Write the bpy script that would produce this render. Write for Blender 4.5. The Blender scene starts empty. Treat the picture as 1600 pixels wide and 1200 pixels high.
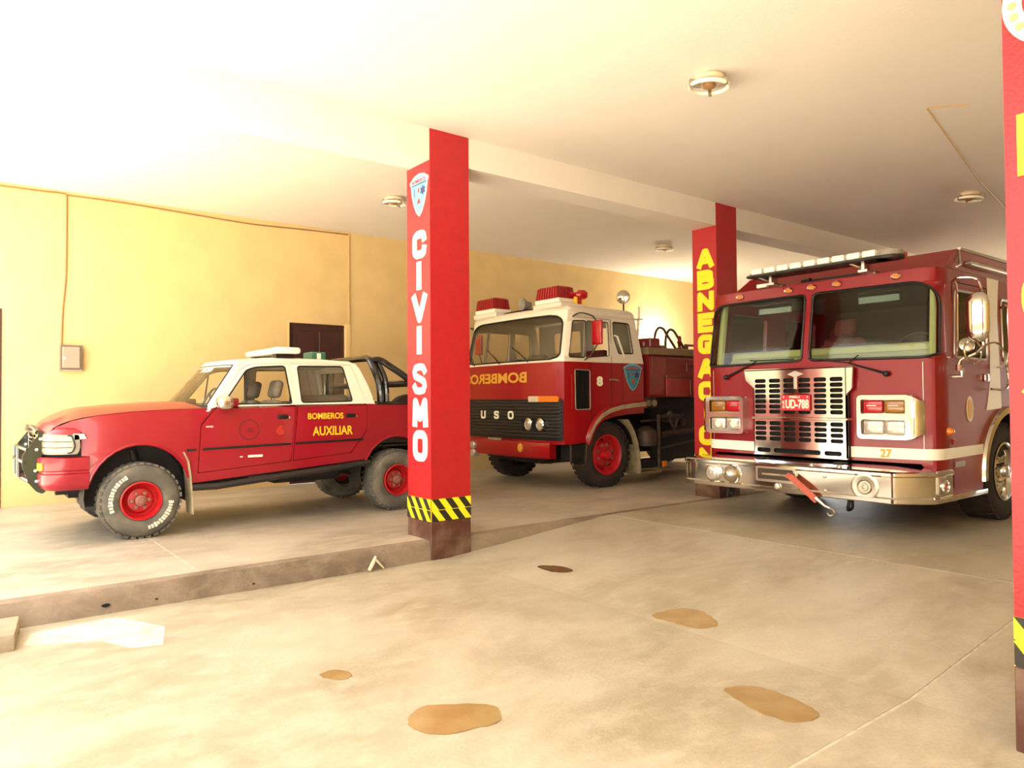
import bpy, bmesh, math, random
from math import pi, sin, cos, radians, sqrt, atan2, hypot
from mathutils import Vector, Matrix
from mathutils.geometry import tessellate_polygon
random.seed(7)
SC = bpy.context.scene
COL = SC.collection

# ------------------------------------------------------------------ camera, world, light, exposure
def make_camera():
    yaw, pt, ro = 0.909758, 0.020734, -0.0068068
    fw = Vector((cos(yaw)*cos(pt), sin(yaw)*cos(pt), sin(pt)))
    rt = Vector((sin(yaw), -cos(yaw), 0)); up = rt.cross(fw)
    r2 = rt*cos(ro)+up*sin(ro); u2 = -rt*sin(ro)+up*cos(ro)
    cam = bpy.data.cameras.new('camera'); o = bpy.data.objects.new('camera', cam); COL.objects.link(o)
    m = Matrix((r2, u2, -fw)).transposed().to_4x4(); m.translation = Vector((0, 0, 1.55)); o.matrix_world = m
    cam.sensor_width = 36; cam.lens = 1136.3/1600*36; cam.clip_start = 0.05; cam.clip_end = 300
    SC.camera = o
make_camera()
W = bpy.data.worlds.new('daylight'); SC.world = W; W.use_nodes = True
wn = W.node_tree; wn.nodes.clear()
bg = wn.nodes.new('ShaderNodeBackground'); wo = wn.nodes.new('ShaderNodeOutputWorld')
bg.inputs[0].default_value = (1.0, 0.98, 0.945, 1); bg.inputs[1].default_value = 2.7
wn.links.new(bg.outputs[0], wo.inputs[0])
def sun(energy, elev, az, col, ang):
    l = bpy.data.lights.new('sun', 'SUN'); l.energy = energy; l.color = col; l.angle = radians(ang)
    o = bpy.data.objects.new('sun', l); COL.objects.link(o)
    d = Vector((-cos(radians(az))*cos(radians(elev)), -sin(radians(az))*cos(radians(elev)), -sin(radians(elev))))
    o.rotation_euler = d.to_track_quat('-Z', 'Y').to_euler(); o.location = (-20, -5, 20)
sun(32.0, 58, 265, (1.0, 0.96, 0.89), 1.0)
vs = SC.view_settings
vs.view_transform = 'Standard'; vs.look = 'None'; vs.gamma = 1; vs.use_curve_mapping = False; vs.exposure = 0.98

# ------------------------------------------------------------------ materials
def lin(c):
    return tuple(((x/255)/12.92 if x/255 <= 0.04045 else ((x/255+0.055)/1.055)**2.4) for x in c)
def mat(name, rgb, rough=0.5, metal=0.0, coat=0.0, noise=0.0, nscale=8.0, bump=0.0, bscale=60.0, spec=0.5, dark=None, emit=None):
    m = bpy.data.materials.new(name); m.use_nodes = True; nt = m.node_tree; p = nt.nodes['Principled BSDF']
    c = lin(rgb)
    p.inputs['Base Color'].default_value = (*c, 1); p.inputs['Roughness'].default_value = rough
    p.inputs['Metallic'].default_value = metal; p.inputs['Coat Weight'].default_value = coat
    p.inputs['Coat Roughness'].default_value = 0.05; p.inputs['Specular IOR Level'].default_value = spec
    tc = nt.nodes.new('ShaderNodeTexCoord')
    if noise > 0:
        n = nt.nodes.new('ShaderNodeTexNoise'); n.inputs['Scale'].default_value = nscale; n.inputs['Detail'].default_value = 6
        nt.links.new(tc.outputs['Object'], n.inputs['Vector'])
        r = nt.nodes.new('ShaderNodeMix'); r.data_type = 'RGBA'
        d = lin(dark) if dark else tuple(x*(1-noise) for x in c)
        r.inputs['A'].default_value = (*c, 1); r.inputs['B'].default_value = (*d, 1)
        cr = nt.nodes.new('ShaderNodeMapRange'); cr.inputs['From Min'].default_value = 0.42; cr.inputs['From Max'].default_value = 0.68
        cr.inputs['To Max'].default_value = 1.0 if not dark else noise
        nt.links.new(n.outputs['Fac'], cr.inputs['Value']); nt.links.new(cr.outputs['Result'], r.inputs['Factor'])
        nt.links.new(r.outputs['Result'], p.inputs['Base Color'])
    if bump > 0:
        n2 = nt.nodes.new('ShaderNodeTexNoise'); n2.inputs['Scale'].default_value = bscale; n2.inputs['Detail'].default_value = 4
        nt.links.new(tc.outputs['Object'], n2.inputs['Vector'])
        b = nt.nodes.new('ShaderNodeBump'); b.inputs['Strength'].default_value = bump; b.inputs['Distance'].default_value = 0.01
        nt.links.new(n2.outputs['Fac'], b.inputs['Height']); nt.links.new(b.outputs['Normal'], p.inputs['Normal'])
    return m
def glass(name, tint, refl=1.0, haze=0.0):
    m = bpy.data.materials.new(name); m.use_nodes = True; nt = m.node_tree; nt.nodes.clear()
    o = nt.nodes.new('ShaderNodeOutputMaterial'); mx = nt.nodes.new('ShaderNodeMixShader')
    t = nt.nodes.new('ShaderNodeBsdfTransparent'); g = nt.nodes.new('ShaderNodeBsdfGlossy'); f = nt.nodes.new('ShaderNodeFresnel')
    t.inputs[0].default_value = (*tint, 1); g.inputs['Roughness'].default_value = 0.03; f.inputs[0].default_value = 1.5
    g.inputs[0].default_value = (refl, refl, refl, 1)
    nt.links.new(f.outputs[0], mx.inputs[0]); nt.links.new(g.outputs[0], mx.inputs[2])
    if haze > 0:
        d = nt.nodes.new('ShaderNodeBsdfDiffuse'); d.inputs[0].default_value = (0.6, 0.55, 0.42, 1)
        m2 = nt.nodes.new('ShaderNodeMixShader'); m2.inputs[0].default_value = haze
        nt.links.new(t.outputs[0], m2.inputs[1]); nt.links.new(d.outputs[0], m2.inputs[2]); nt.links.new(m2.outputs[0], mx.inputs[1])
    else:
        nt.links.new(t.outputs[0], mx.inputs[1])
    nt.links.new(mx.outputs[0], o.inputs[0])
    return m
def concrete(name, a, b, c, rough=0.45):
    m = bpy.data.materials.new(name); m.use_nodes = True; nt = m.node_tree; p = nt.nodes['Principled BSDF']
    geo = nt.nodes.new('ShaderNodeNewGeometry')
    mp = nt.nodes.new('ShaderNodeMapping'); mp.inputs['Scale'].default_value = (0.8, 1.3, 1)
    mp.inputs['Rotation'].default_value = (0, 0, 0.25)
    nt.links.new(geo.outputs['Position'], mp.inputs['Vector'])
    def nz(s, d=8, rgh=0.6, dist=0.0):
        n = nt.nodes.new('ShaderNodeTexNoise'); n.inputs['Scale'].default_value = s; n.inputs['Detail'].default_value = d
        n.inputs['Roughness'].default_value = rgh; n.inputs['Distortion'].default_value = dist
        nt.links.new(mp.outputs[0], n.inputs['Vector']); return n
    def mr(src, lo, hi, to=1.0):
        r = nt.nodes.new('ShaderNodeMapRange'); r.inputs['From Min'].default_value = lo; r.inputs['From Max'].default_value = hi
        r.inputs['To Max'].default_value = to; nt.links.new(src, r.inputs['Value']); return r.outputs[0]
    def mix(fac, x, y):
        r = nt.nodes.new('ShaderNodeMix'); r.data_type = 'RGBA'; nt.links.new(fac, r.inputs['Factor'])
        for k, v in (('A', x), ('B', y)):
            if isinstance(v, tuple): r.inputs[k].default_value = (*v, 1)
            else: nt.links.new(v, r.inputs[k])
        return r.outputs['Result']
    n1 = nz(0.9, 6, 0.6, 0.6); n2 = nz(5, 8, 0.7, 0.3); n3 = nz(40, 5, 0.6)
    col = mix(mr(n1.outputs['Fac'], 0.38, 0.62), lin(a), lin(b))
    col = mix(mr(n2.outputs['Fac'], 0.45, 0.72, 0.65), col, lin(c))
    col = mix(mr(n3.outputs['Fac'], 0.5, 0.8, 0.35), col, lin(b))
    nt.links.new(col, p.inputs['Base Color'])
    rr = nt.nodes.new('ShaderNodeMapRange'); rr.inputs['To Min'].default_value = rough-0.12; rr.inputs['To Max'].default_value = rough+0.2
    nt.links.new(n2.outputs['Fac'], rr.inputs['Value']); nt.links.new(rr.outputs[0], p.inputs['Roughness'])
    bp = nt.nodes.new('ShaderNodeBump'); bp.inputs['Strength'].default_value = 0.25; bp.inputs['Distance'].default_value = 0.01
    nt.links.new(n3.outputs['Fac'], bp.inputs['Height']); nt.links.new(bp.outputs[0], p.inputs['Normal'])
    return m
M = {}
M['floor'] = concrete('floor_concrete', (180, 170, 148), (156, 144, 120), (196, 187, 166), 0.40)
M['raised'] = concrete('raised_concrete', (182, 171, 152), (156, 144, 124), (202, 192, 174), 0.45)
M['kerb'] = concrete('kerb_concrete', (140, 122, 102), (108, 92, 76), (168, 152, 132), 0.7)
M['block'] = concrete('block_concrete', (170, 155, 130), (130, 115, 95), (190, 175, 150), 0.8)
M['outside'] = concrete('yard_concrete', (190, 180, 160), (165, 155, 135), (205, 195, 175), 0.8)
M['joint'] = mat('joint_mortar', (198, 189, 168), 0.7, noise=0.3, nscale=15)
M['ceiling'] = mat('ceiling_plaster', (226, 218, 208), 0.9, noise=0.025, nscale=3, bump=0.15, bscale=40)
M['wall'] = mat('yellow_plaster', (223, 195, 136), 0.75, noise=0.08, nscale=2.5, bump=0.15, bscale=30)
M['pillar'] = mat('pillar_red_paint', (176, 26, 34), 0.35, noise=0.12, nscale=9, bump=0.35, bscale=55, spec=0.5)
M['pillar_base'] = mat('pillar_brown_paint', (84, 48, 38), 0.32, noise=0.6, nscale=5, dark=(140, 115, 95), bump=0.3, bscale=30)
M['cream'] = mat('cream_lettering', (250, 246, 215), 0.5)
M['yellow'] = mat('yellow_lettering', (250, 228, 30), 0.5)
M['hblack'] = mat('hazard_black', (38, 34, 26), 0.5)
M['red'] = mat('truck_red', (152, 6, 18), 0.35, coat=0.4, spec=0.4)
M['pred'] = mat('pickup_red', (146, 4, 30), 0.36, coat=0.35, noise=0.1, nscale=3)
M['ered'] = mat('engine_red', (134, 6, 20), 0.35, coat=0.35, spec=0.35)
M['white'] = mat('cab_white', (236, 228, 208), 0.35, coat=0.5)
M['stripe'] = mat('white_reflective_stripe', (248, 242, 225), 0.4)
M['chrome'] = mat('chrome', (225, 220, 210), 0.09, metal=1.0)
M['steel'] = mat('brushed_steel', (190, 182, 168), 0.28, metal=1.0)
M['black'] = mat('black_trim', (18, 17, 16), 0.4)
M['blackgloss'] = mat('black_gloss_tube', (14, 15, 13), 0.18, coat=0.6)
M['rubber'] = mat('tyre_rubber', (86, 82, 74), 0.75, noise=0.7, nscale=6, dark=(128, 120, 104))
M['rubber_dark'] = mat('dark_tyre_rubber', (50, 40, 34), 0.8, noise=0.3, nscale=6)
M['rimred'] = mat('red_rim', (190, 20, 30), 0.4, noise=0.3, nscale=12, dark=(150, 70, 60))
M['rust'] = mat('dusty_hub', (150, 95, 80), 0.6, noise=0.6, nscale=40, dark=(90, 60, 50))
M['under'] = mat('dark_chassis', (34, 27, 24), 0.7, noise=0.4, nscale=8)
M['under2'] = mat('greasy_pipework', (74, 58, 44), 0.55, noise=0.5, nscale=10)
M['khaki'] = mat('dusty_mudflap', (168, 152, 120), 0.7, noise=0.3, nscale=8)
M['grey'] = mat('grey_paint', (150, 142, 128), 0.5, noise=0.15)
M['boxgrey'] = mat('box_grey', (158, 146, 130), 0.5)
M['boxdark'] = mat('box_edge', (112, 98, 84), 0.5)
M['door'] = mat('dark_brown_door', (66, 34, 26), 0.5, noise=0.3, nscale=4)
M['frame'] = mat('pale_door_frame', (232, 204, 140), 0.6)
M['seat'] = mat('grey_fabric', (142, 128, 108), 0.9, noise=0.15, nscale=20)
M['seatred'] = mat('dark_red_seat', (92, 24, 24), 0.7, noise=0.2, nscale=20)
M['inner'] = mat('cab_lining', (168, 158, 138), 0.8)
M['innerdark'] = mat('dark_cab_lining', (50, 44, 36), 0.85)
M['dash'] = mat('dashboard', (178, 180, 136), 0.7)
M['dashdark'] = mat('dark_dashboard', (60, 52, 44), 0.7)
M['amber'] = mat('amber_lens', (226, 120, 20), 0.2, coat=0.6)
M['amberdark'] = mat('deep_amber_lens', (150, 96, 12), 0.2, coat=0.6)
M['redlens'] = mat('red_lens', (176, 8, 24), 0.2, coat=0.5)
M['clear'] = mat('clear_lens', (225, 220, 208), 0.12, metal=0.6, coat=0.6)
M['lampwhite'] = mat('white_lamp_module', (245, 240, 225), 0.3, coat=0.5)
M['gold'] = mat('gold_lettering', (214, 158, 48), 0.45)
M['yellowtext'] = mat('yellow_vinyl', (246, 196, 40), 0.45)
M['faded'] = mat('faded_emblem', (112, 10, 26), 0.5)
M['fadednum'] = mat('faded_number', (176, 44, 28), 0.5)
M['shield'] = mat('pale_blue_enamel', (112, 186, 205), 0.45)
M['shield2'] = mat('teal_enamel', (70, 140, 155), 0.45)
M['blue'] = mat('dark_blue_mark', (50, 60, 110), 0.5)
M['redmark'] = mat('red_mark', (205, 50, 50), 0.5)
M['orange'] = mat('orange_scroll', (240, 165, 70), 0.5)
M['seal'] = mat('seal_cream', (240, 225, 190), 0.5)
M['sealgreen'] = mat('seal_olive', (150, 145, 110), 0.5)
M['plate'] = mat('red_number_plate', (205, 22, 36), 0.45)
M['strap'] = mat('faded_pink_strap', (200, 104, 84), 0.85, noise=0.2, nscale=30)
M['bull'] = mat('dark_green_steel', (38, 44, 30), 0.28, coat=0.5)
M['tank'] = mat('tank_red', (128, 18, 22), 0.4, coat=0.4, noise=0.15, nscale=4)
M['deck'] = mat('olive_deck_trim', (134, 112, 82), 0.5)
M['puddle'] = mat('ochre_puddle', (146, 118, 72), 0.2, noise=0.6, nscale=5, dark=(164, 140, 96))
M['puddledark'] = mat('dark_puddle', (96, 72, 44), 0.25, noise=0.3, nscale=8)
M['plastic'] = mat('fixture_plastic', (214, 196, 166), 0.5)
M['tube'] = mat('ring_tube_glass', (248, 240, 222), 0.3, coat=0.3)
M['cable'] = mat('painted_cable', (196, 160, 104), 0.6)
M['wire'] = mat('brown_cable', (150, 112, 72), 0.6)
M['hose'] = mat('olive_hose', (88, 78, 62), 0.6)
M['glass_clear'] = glass('clear_glass', (0.93, 0.94, 0.90), 0.9)
M['glass_dust'] = glass('dusty_glass', (0.94, 0.92, 0.86), 0.8, 0.02)
M['glass_dark'] = glass('tinted_glass', (0.93, 0.94, 0.88), 0.8)
M['glass_green'] = glass('green_tint_glass', (0.88, 0.93, 0.78), 0.7)
M['hole'] = mat('dark_recess', (14, 12, 10), 0.9)
M['added_bulb'] = mat('added_bulb_glass', (255, 245, 220), 0.3)
M['patch_pale'] = mat('pale_patch', (206, 200, 184), 0.8, noise=0.9, nscale=5, dark=(184, 174, 152))
M['added_wall'] = mat('added_wall_plaster', (150, 138, 116), 0.85, noise=0.4, nscale=1.5)
M['lens'] = mat('dusty_lens', (176, 166, 140), 0.25, coat=0.4, noise=0.4, nscale=14)
M['siren'] = mat('green_siren', (58, 112, 92), 0.4)
M['chip'] = mat('pale_plaster_chip', (220, 205, 170), 0.8)

# ------------------------------------------------------------------ mesh helpers
ORG = Vector((0, 0, 0))
SPLIT = {'wheel_nuts', 'mirror_arm', 'wheel_well', 'bull_bar', 'side_step', 'tube_clips', 'step_box', 'door_panel', 'hazard_stripes', 'locker_door', 'deck_rails', 'hole', 'bumper_bolts', 'plate_bolts', 'wall_back_', 'bed_rail', 'bull_bar_tubes', 'light_bar_feet', 'seal_beads', 'siren_bracket', 'bull_bar_bracket', 'hand_hole'}
class MB:
    def __init__(s): s.v = []; s.f = []
    def add(s, vs, fs):
        b = len(s.v); s.v += [Vector(x) for x in vs]; s.f += [[b+i for i in f] for f in fs]; return s
    def bm(s, bm):
        bm.verts.ensure_lookup_table(); bm.verts.index_update()
        r = s.add([v.co.copy() for v in bm.verts], [[v.index for v in f.verts] for f in bm.faces]); bm.free(); return r
    def box(s, x0, x1, y0, y1, z0, z1, bev=0.0, seg=1, mx=None):
        b = bmesh.new(); bmesh.ops.create_cube(b, size=1.0)
        for v in b.verts: v.co = Vector(((x0+x1)/2+v.co.x*(x1-x0), (y0+y1)/2+v.co.y*(y1-y0), (z0+z1)/2+v.co.z*(z1-z0)))
        if bev > 0:
            bmesh.ops.bevel(b, geom=list(b.edges), offset=min(bev, 0.49*min(abs(x1-x0), abs(y1-y0), abs(z1-z0))), segments=seg, profile=0.5, affect='EDGES')
        if mx: bmesh.ops.transform(b, matrix=mx, verts=b.verts)
        return s.bm(b)
    def tube(s, pts, r, n=8, closed=False, cap=True):
        pts = [Vector(p) for p in pts]; N = len(pts); rings = []
        rr = r if isinstance(r, (list, tuple)) else [r]*N
        prev = None
        for i, p in enumerate(pts):
            a = pts[(i-1) % N] if (closed or i > 0) else p; c = pts[(i+1) % N] if (closed or i < N-1) else p
            t = (c-a).normalized()
            if prev is None:
                u = t.orthogonal().normalized()
            else:
                u = (prev-t*prev.dot(t)); u = u.normalized() if u.length > 1e-6 else t.orthogonal().normalized()
            prev = u; w = t.cross(u)
            rings.append([p+(u*cos(2*pi*k/n)+w*sin(2*pi*k/n))*rr[i] for k in range(n)])
        vs = [v for g in rings for v in g]; fs = []
        for i in range(N if closed else N-1):
            j = (i+1) % N
            for k in range(n): fs.append([i*n+k, i*n+(k+1) % n, j*n+(k+1) % n, j*n+k])
        if cap and not closed: fs += [list(range(n))[::-1], [(N-1)*n+k for k in range(n)]]
        return s.add(vs, fs)
    def lathe(s, o, ax, prof, n=24, cap=True):
        ax = Vector(ax).normalized(); u = ax.orthogonal().normalized(); w = ax.cross(u); o = Vector(o)
        vs = []; fs = []
        for r, h in prof:
            for k in range(n): vs.append(o+ax*h+(u*cos(2*pi*k/n)+w*sin(2*pi*k/n))*r)
        for i in range(len(prof)-1):
            for k in range(n): fs.append([i*n+k, i*n+(k+1) % n, (i+1)*n+(k+1) % n, (i+1)*n+k])
        if cap:
            if prof[0][0] > 1e-4: fs.append(list(range(n))[::-1])
            if prof[-1][0] > 1e-4: fs.append([(len(prof)-1)*n+k for k in range(n)])
        return s.add(vs, fs)
    def sph(s, c, r, sc=(1, 1, 1), n=14):
        b = bmesh.new(); bmesh.ops.create_uvsphere(b, u_segments=n, v_segments=max(6, n//2+2), radius=1)
        for v in b.verts: v.co = Vector((c[0]+v.co.x*r*sc[0], c[1]+v.co.y*r*sc[1], c[2]+v.co.z*r*sc[2]))
        return s.bm(b)
    def loft(s, secs, closed=True, cap=True):
        n = len(secs[0]); vs = [v for g in secs for v in g]; fs = []
        for i in range(len(secs)-1):
            for k in range(n if closed else n-1):
                fs.append([i*n+k, i*n+(k+1) % n, (i+1)*n+(k+1) % n, (i+1)*n+k])
        if cap and closed: fs += [list(range(n))[::-1], [(len(secs)-1)*n+k for k in range(n)]]
        return s.add(vs, fs)
    def panel(s, outline, holes=(), fmap=None, th=0.01, du=0.0, dv=0.0, cv=()):
        """2-D polygon with holes, cut on a grid, mapped through fmap(u,v,d) and given thickness th (inwards)."""
        loops = [outline]+list(holes)
        flat = [p for l in loops for p in l]
        tris = tessellate_polygon([[Vector((p[0], p[1], 0)) for p in l] for l in loops])
        b = bmesh.new(); bv = [b.verts.new((p[0], p[1], 0)) for p in flat]
        for t in tris:
            if len(set(t)) == 3:
                try: b.faces.new([bv[i] for i in t])
                except ValueError: pass
        return s.flat(b, fmap, th, du, dv, cv)
    def flat(s, b, fmap, th, du=0, dv=0, cv=()):
        us = [v.co.x for v in b.verts]; vv = [v.co.y for v in b.verts]
        def cuts(lo, hi, d):
            n = int((hi-lo)/d) if d > 0 else 0
            return [lo+(i+1)*(hi-lo)/(n+1) for i in range(n)]
        for c in cuts(min(us), max(us), du):
            bmesh.ops.bisect_plane(b, geom=b.verts[:]+b.edges[:]+b.faces[:], plane_co=(c, 0, 0), plane_no=(1, 0, 0), dist=1e-5)
        for c in cuts(min(vv), max(vv), dv)+list(cv):
            bmesh.ops.bisect_plane(b, geom=b.verts[:]+b.edges[:]+b.faces[:], plane_co=(0, c, 0), plane_no=(0, 1, 0), dist=1e-5)
        b.normal_update()
        for f in b.faces:
            if f.normal.z < 0: f.normal_flip()
        b.verts.index_update(); n = len(b.verts)
        fr = [fmap(v.co.x, v.co.y, 0.0) for v in b.verts]
        fs = [[v.index for v in f.verts] for f in b.faces]
        if th:
            bk = [fmap(v.co.x, v.co.y, th) for v in b.verts]
            fb = [[i+n for i in f[::-1]] for f in fs]; side = []
            for e in b.edges:
                if len(e.link_faces) == 1:
                    f = e.link_faces[0]; vl = [v for v in f.verts]; i = vl.index(e.verts[0])
                    a, c = (e.verts[0], e.verts[1]) if vl[(i+1) % len(vl)] == e.verts[1] else (e.verts[1], e.verts[0])
                    side.append([c.index, a.index, a.index+n, c.index+n])
            s.add(fr+bk, fs+fb+side)
        else: s.add(fr, fs)
        b.free(); return s
    def build(s, name, m, parent=None, smooth=35, normals=True):
        if name in SPLIT:
            par = list(range(len(s.v)))
            def find(i):
                while par[i] != i: par[i] = par[par[i]]; i = par[i]
                return i
            for f in s.f:
                for i in f[1:]: par[find(i)] = find(f[0])
            isl = {}
            for f in s.f: isl.setdefault(find(f[0]), []).append(f)
            if len(isl) > 1:
                for fs in isl.values():
                    idx = {}; q = MB()
                    for f in fs:
                        for i in f: idx.setdefault(i, len(idx))
                    q.v = [s.v[i] for i in idx]; q.f = [[idx[i] for i in f] for f in fs]; o = q._build(name, m, parent, smooth, normals)
                return o
        return s._build(name, m, parent, smooth, normals)
    def _build(s, name, m, parent=None, smooth=35, normals=True):
        me = bpy.data.meshes.new(name); me.from_pydata([v-ORG for v in s.v], [], s.f)
        b = bmesh.new(); b.from_mesh(me); bmesh.ops.remove_doubles(b, verts=b.verts, dist=1e-5)
        if normals: bmesh.ops.recalc_face_normals(b, faces=b.faces)
        if smooth:
            for f in b.faces: f.smooth = True
            lim = radians(smooth)
            for e in b.edges:
                if len(e.link_faces) != 2 or e.calc_face_angle(9) > lim: e.smooth = False
        b.to_mesh(me); b.free()
        if isinstance(m, str): m = M[m]
        me.materials.append(m)
        o = bpy.data.objects.new(name, me); COL.objects.link(o)
        if parent is not None: o.parent = parent
        return o
def tag(o, label=None, cat=None, group=None, kind=None):
    for k, v in (('label', label), ('category', cat), ('group', group), ('kind', kind)):
        if v: o[k] = v
    return o
def thing(name, loc, label, cat, group=None):
    global ORG
    ORG = Vector(loc); o = bpy.data.objects.new(name, None); o.location = loc; COL.objects.link(o)
    o.empty_display_size = 0.2
    return tag(o, label, cat, group)
def world0():
    global ORG
    ORG = Vector((0, 0, 0))
def single(name, mb, m, label, cat, loc, group=None):
    global ORG
    ORG = Vector(loc); o = mb.build(name, m); o.location = loc; ORG = Vector((0, 0, 0))
    return tag(o, label, cat, group)
def struct(name, mb, m, parent=None, smooth=0):
    o = mb.build(name, m, parent, smooth=smooth)
    if parent is None: o['kind'] = 'structure'
    return o
def copy_tree(o, parent=None, label=None, loc=None):
    c = o.copy(); COL.objects.link(c)
    if parent is not None: c.parent = parent
    if label: c['label'] = label
    if loc is not None: c.location = loc
    for ch in list(o.children): copy_tree(ch, c)
    return c
def arc(cx, cy, rx, ry, a0, a1, n):
    return [(cx+rx*cos(radians(a0+(a1-a0)*i/n)), cy+ry*sin(radians(a0+(a1-a0)*i/n))) for i in range(n+1)]
def rpoly(pts, r, n=4):
    out = []; N = len(pts); rs = r if isinstance(r, (list, tuple)) else [r]*N
    for i, p in enumerate(pts):
        p = Vector(p); a = Vector(pts[i-1]); c = Vector(pts[(i+1) % N]); k = rs[i]
        if k <= 0: out.append(tuple(p)); continue
        da = (a-p); dc = (c-p); k = min(k, da.length*0.48, dc.length*0.48)
        p0 = p+da.normalized()*k; p1 = p+dc.normalized()*k
        for j in range(n+1):
            t = j/n; q = p0*(1-t)**2+p*2*t*(1-t)+p1*t*t; out.append((q.x, q.y))
    return out
def rrect(u0, v0, u1, v1, r=0.01, n=3): return rpoly([(u0, v0), (u1, v0), (u1, v1), (u0, v1)], r, n)
def circ(cx, cy, r, n=20, ry=None): return [(cx+r*cos(2*pi*i/n), cy+(ry or r)*sin(2*pi*i/n)) for i in range(n)]
def spline(pts, n=6, closed=False):
    P = [Vector(p) for p in pts]; N = len(P); out = []
    for i in range(N if closed else N-1):
        a, b, c, d = P[(i-1) % N] if (closed or i) else P[0], P[i], P[(i+1) % N], P[(i+2) % N] if (closed or i < N-2) else P[-1]
        for k in range(n):
            t = k/n
            out.append(0.5*((2*b)+(c-a)*t+(2*a-5*b+4*c-d)*t*t+(3*b-a-3*c+d)*t**3))
    if not closed: out.append(P[-1])
    return out
_tc = {}
def textmesh(s, bold=0.0):
    k = (s, bold)
    if k not in _tc:
        cu = bpy.data.curves.new('t', 'FONT'); cu.body = s; cu.size = 1; cu.offset = bold; cu.resolution_u = 4; cu.fill_mode = 'FRONT'
        o = bpy.data.objects.new('t', cu); COL.objects.link(o)
        dg = bpy.context.evaluated_depsgraph_get(); dg.update()
        me = bpy.data.meshes.new_from_object(o.evaluated_get(dg))
        _tc[k] = ([(v.co.x, v.co.y) for v in me.vertices], [list(p.vertices) for p in me.polygons])
        bpy.data.objects.remove(o); bpy.data.curves.remove(cu); bpy.data.meshes.remove(me)
    return _tc[k]
def text(mb, s, u0, v0, u1, v1, fmap, th=0.003, bold=0.02, mirror=False, out=0.002):
    vs, fs = textmesh(s, bold)
    xs = [v[0] for v in vs]; ys = [v[1] for v in vs]; a, b_, c, d = min(xs), max(xs), min(ys), max(ys)
    b = bmesh.new(); V = []
    for x, y in vs:
        t = (x-a)/(b_-a)
        if mirror: t = 1-t
        V.append(b.verts.new((u0+(u1-u0)*t, v0+(v1-v0)*(y-c)/(d-c), 0)))
    for f in fs:
        try: b.faces.new([V[i] for i in f])
        except ValueError: pass
    bmesh.ops.remove_doubles(b, verts=b.verts, dist=1e-6)
    return mb.flat(b, lambda u, v, dd: fmap(u, v, dd-out-th), th)
GL = {
 'C': [[(.96,.80),(.93,.93),(.75,1),(.25,1),(.04,.88),(0,.7),(0,.3),(.04,.12),(.25,0),(.75,0),(.93,.07),(.96,.22)]],
 'O': [[(.5,1),(.2,.98),(.03,.85),(0,.65),(0,.35),(.03,.15),(.2,.02),(.5,0),(.8,.02),(.97,.15),(1,.35),(1,.65),(.97,.85),(.8,.98),(.5,1)]],
 'V': [[(0,1),(.5,0),(1,1)]], 'M': [[(0,0),(.06,1),(.5,.25),(.94,1),(1,0)]],
 'S': [[(.97,.84),(.85,.97),(.5,1),(.12,.96),(0,.8),(.08,.62),(.5,.52),(.92,.4),(1,.22),(.88,.04),(.5,0),(.15,.03),(.02,.17)]],
 'A': [[(0,0),(.42,1),(.58,1),(1,0)],[(.18,.3),(.82,.3)]], 'B': [[(0,0),(0,1),(.7,1),(.93,.92),(.93,.62),(.7,.54),(0,.54)],[(.7,.54),(1,.44),(1,.1),(.75,0),(0,0)]],
 'N': [[(0,0),(0,1),(1,0),(1,1)]], 'E': [[(1,1),(0,1),(0,0),(1,0)],[(0,.52),(.8,.52)]],
 'G': [[(.98,.82),(.85,.97),(.25,1),(.04,.88),(0,.7),(0,.3),(.04,.12),(.25,0),(.8,0),(1,.12),(1,.45),(.6,.45)]],
 'D': [[(0,0),(0,1),(.6,1),(.9,.9),(1,.7),(1,.3),(.9,.1),(.6,0),(0,0)]], 'I': [[(.5,0),(.5,1)]],
 'U': [[(0,1),(0,.15),(.15,0),(.85,0),(1,.15),(1,1)]]}
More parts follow.
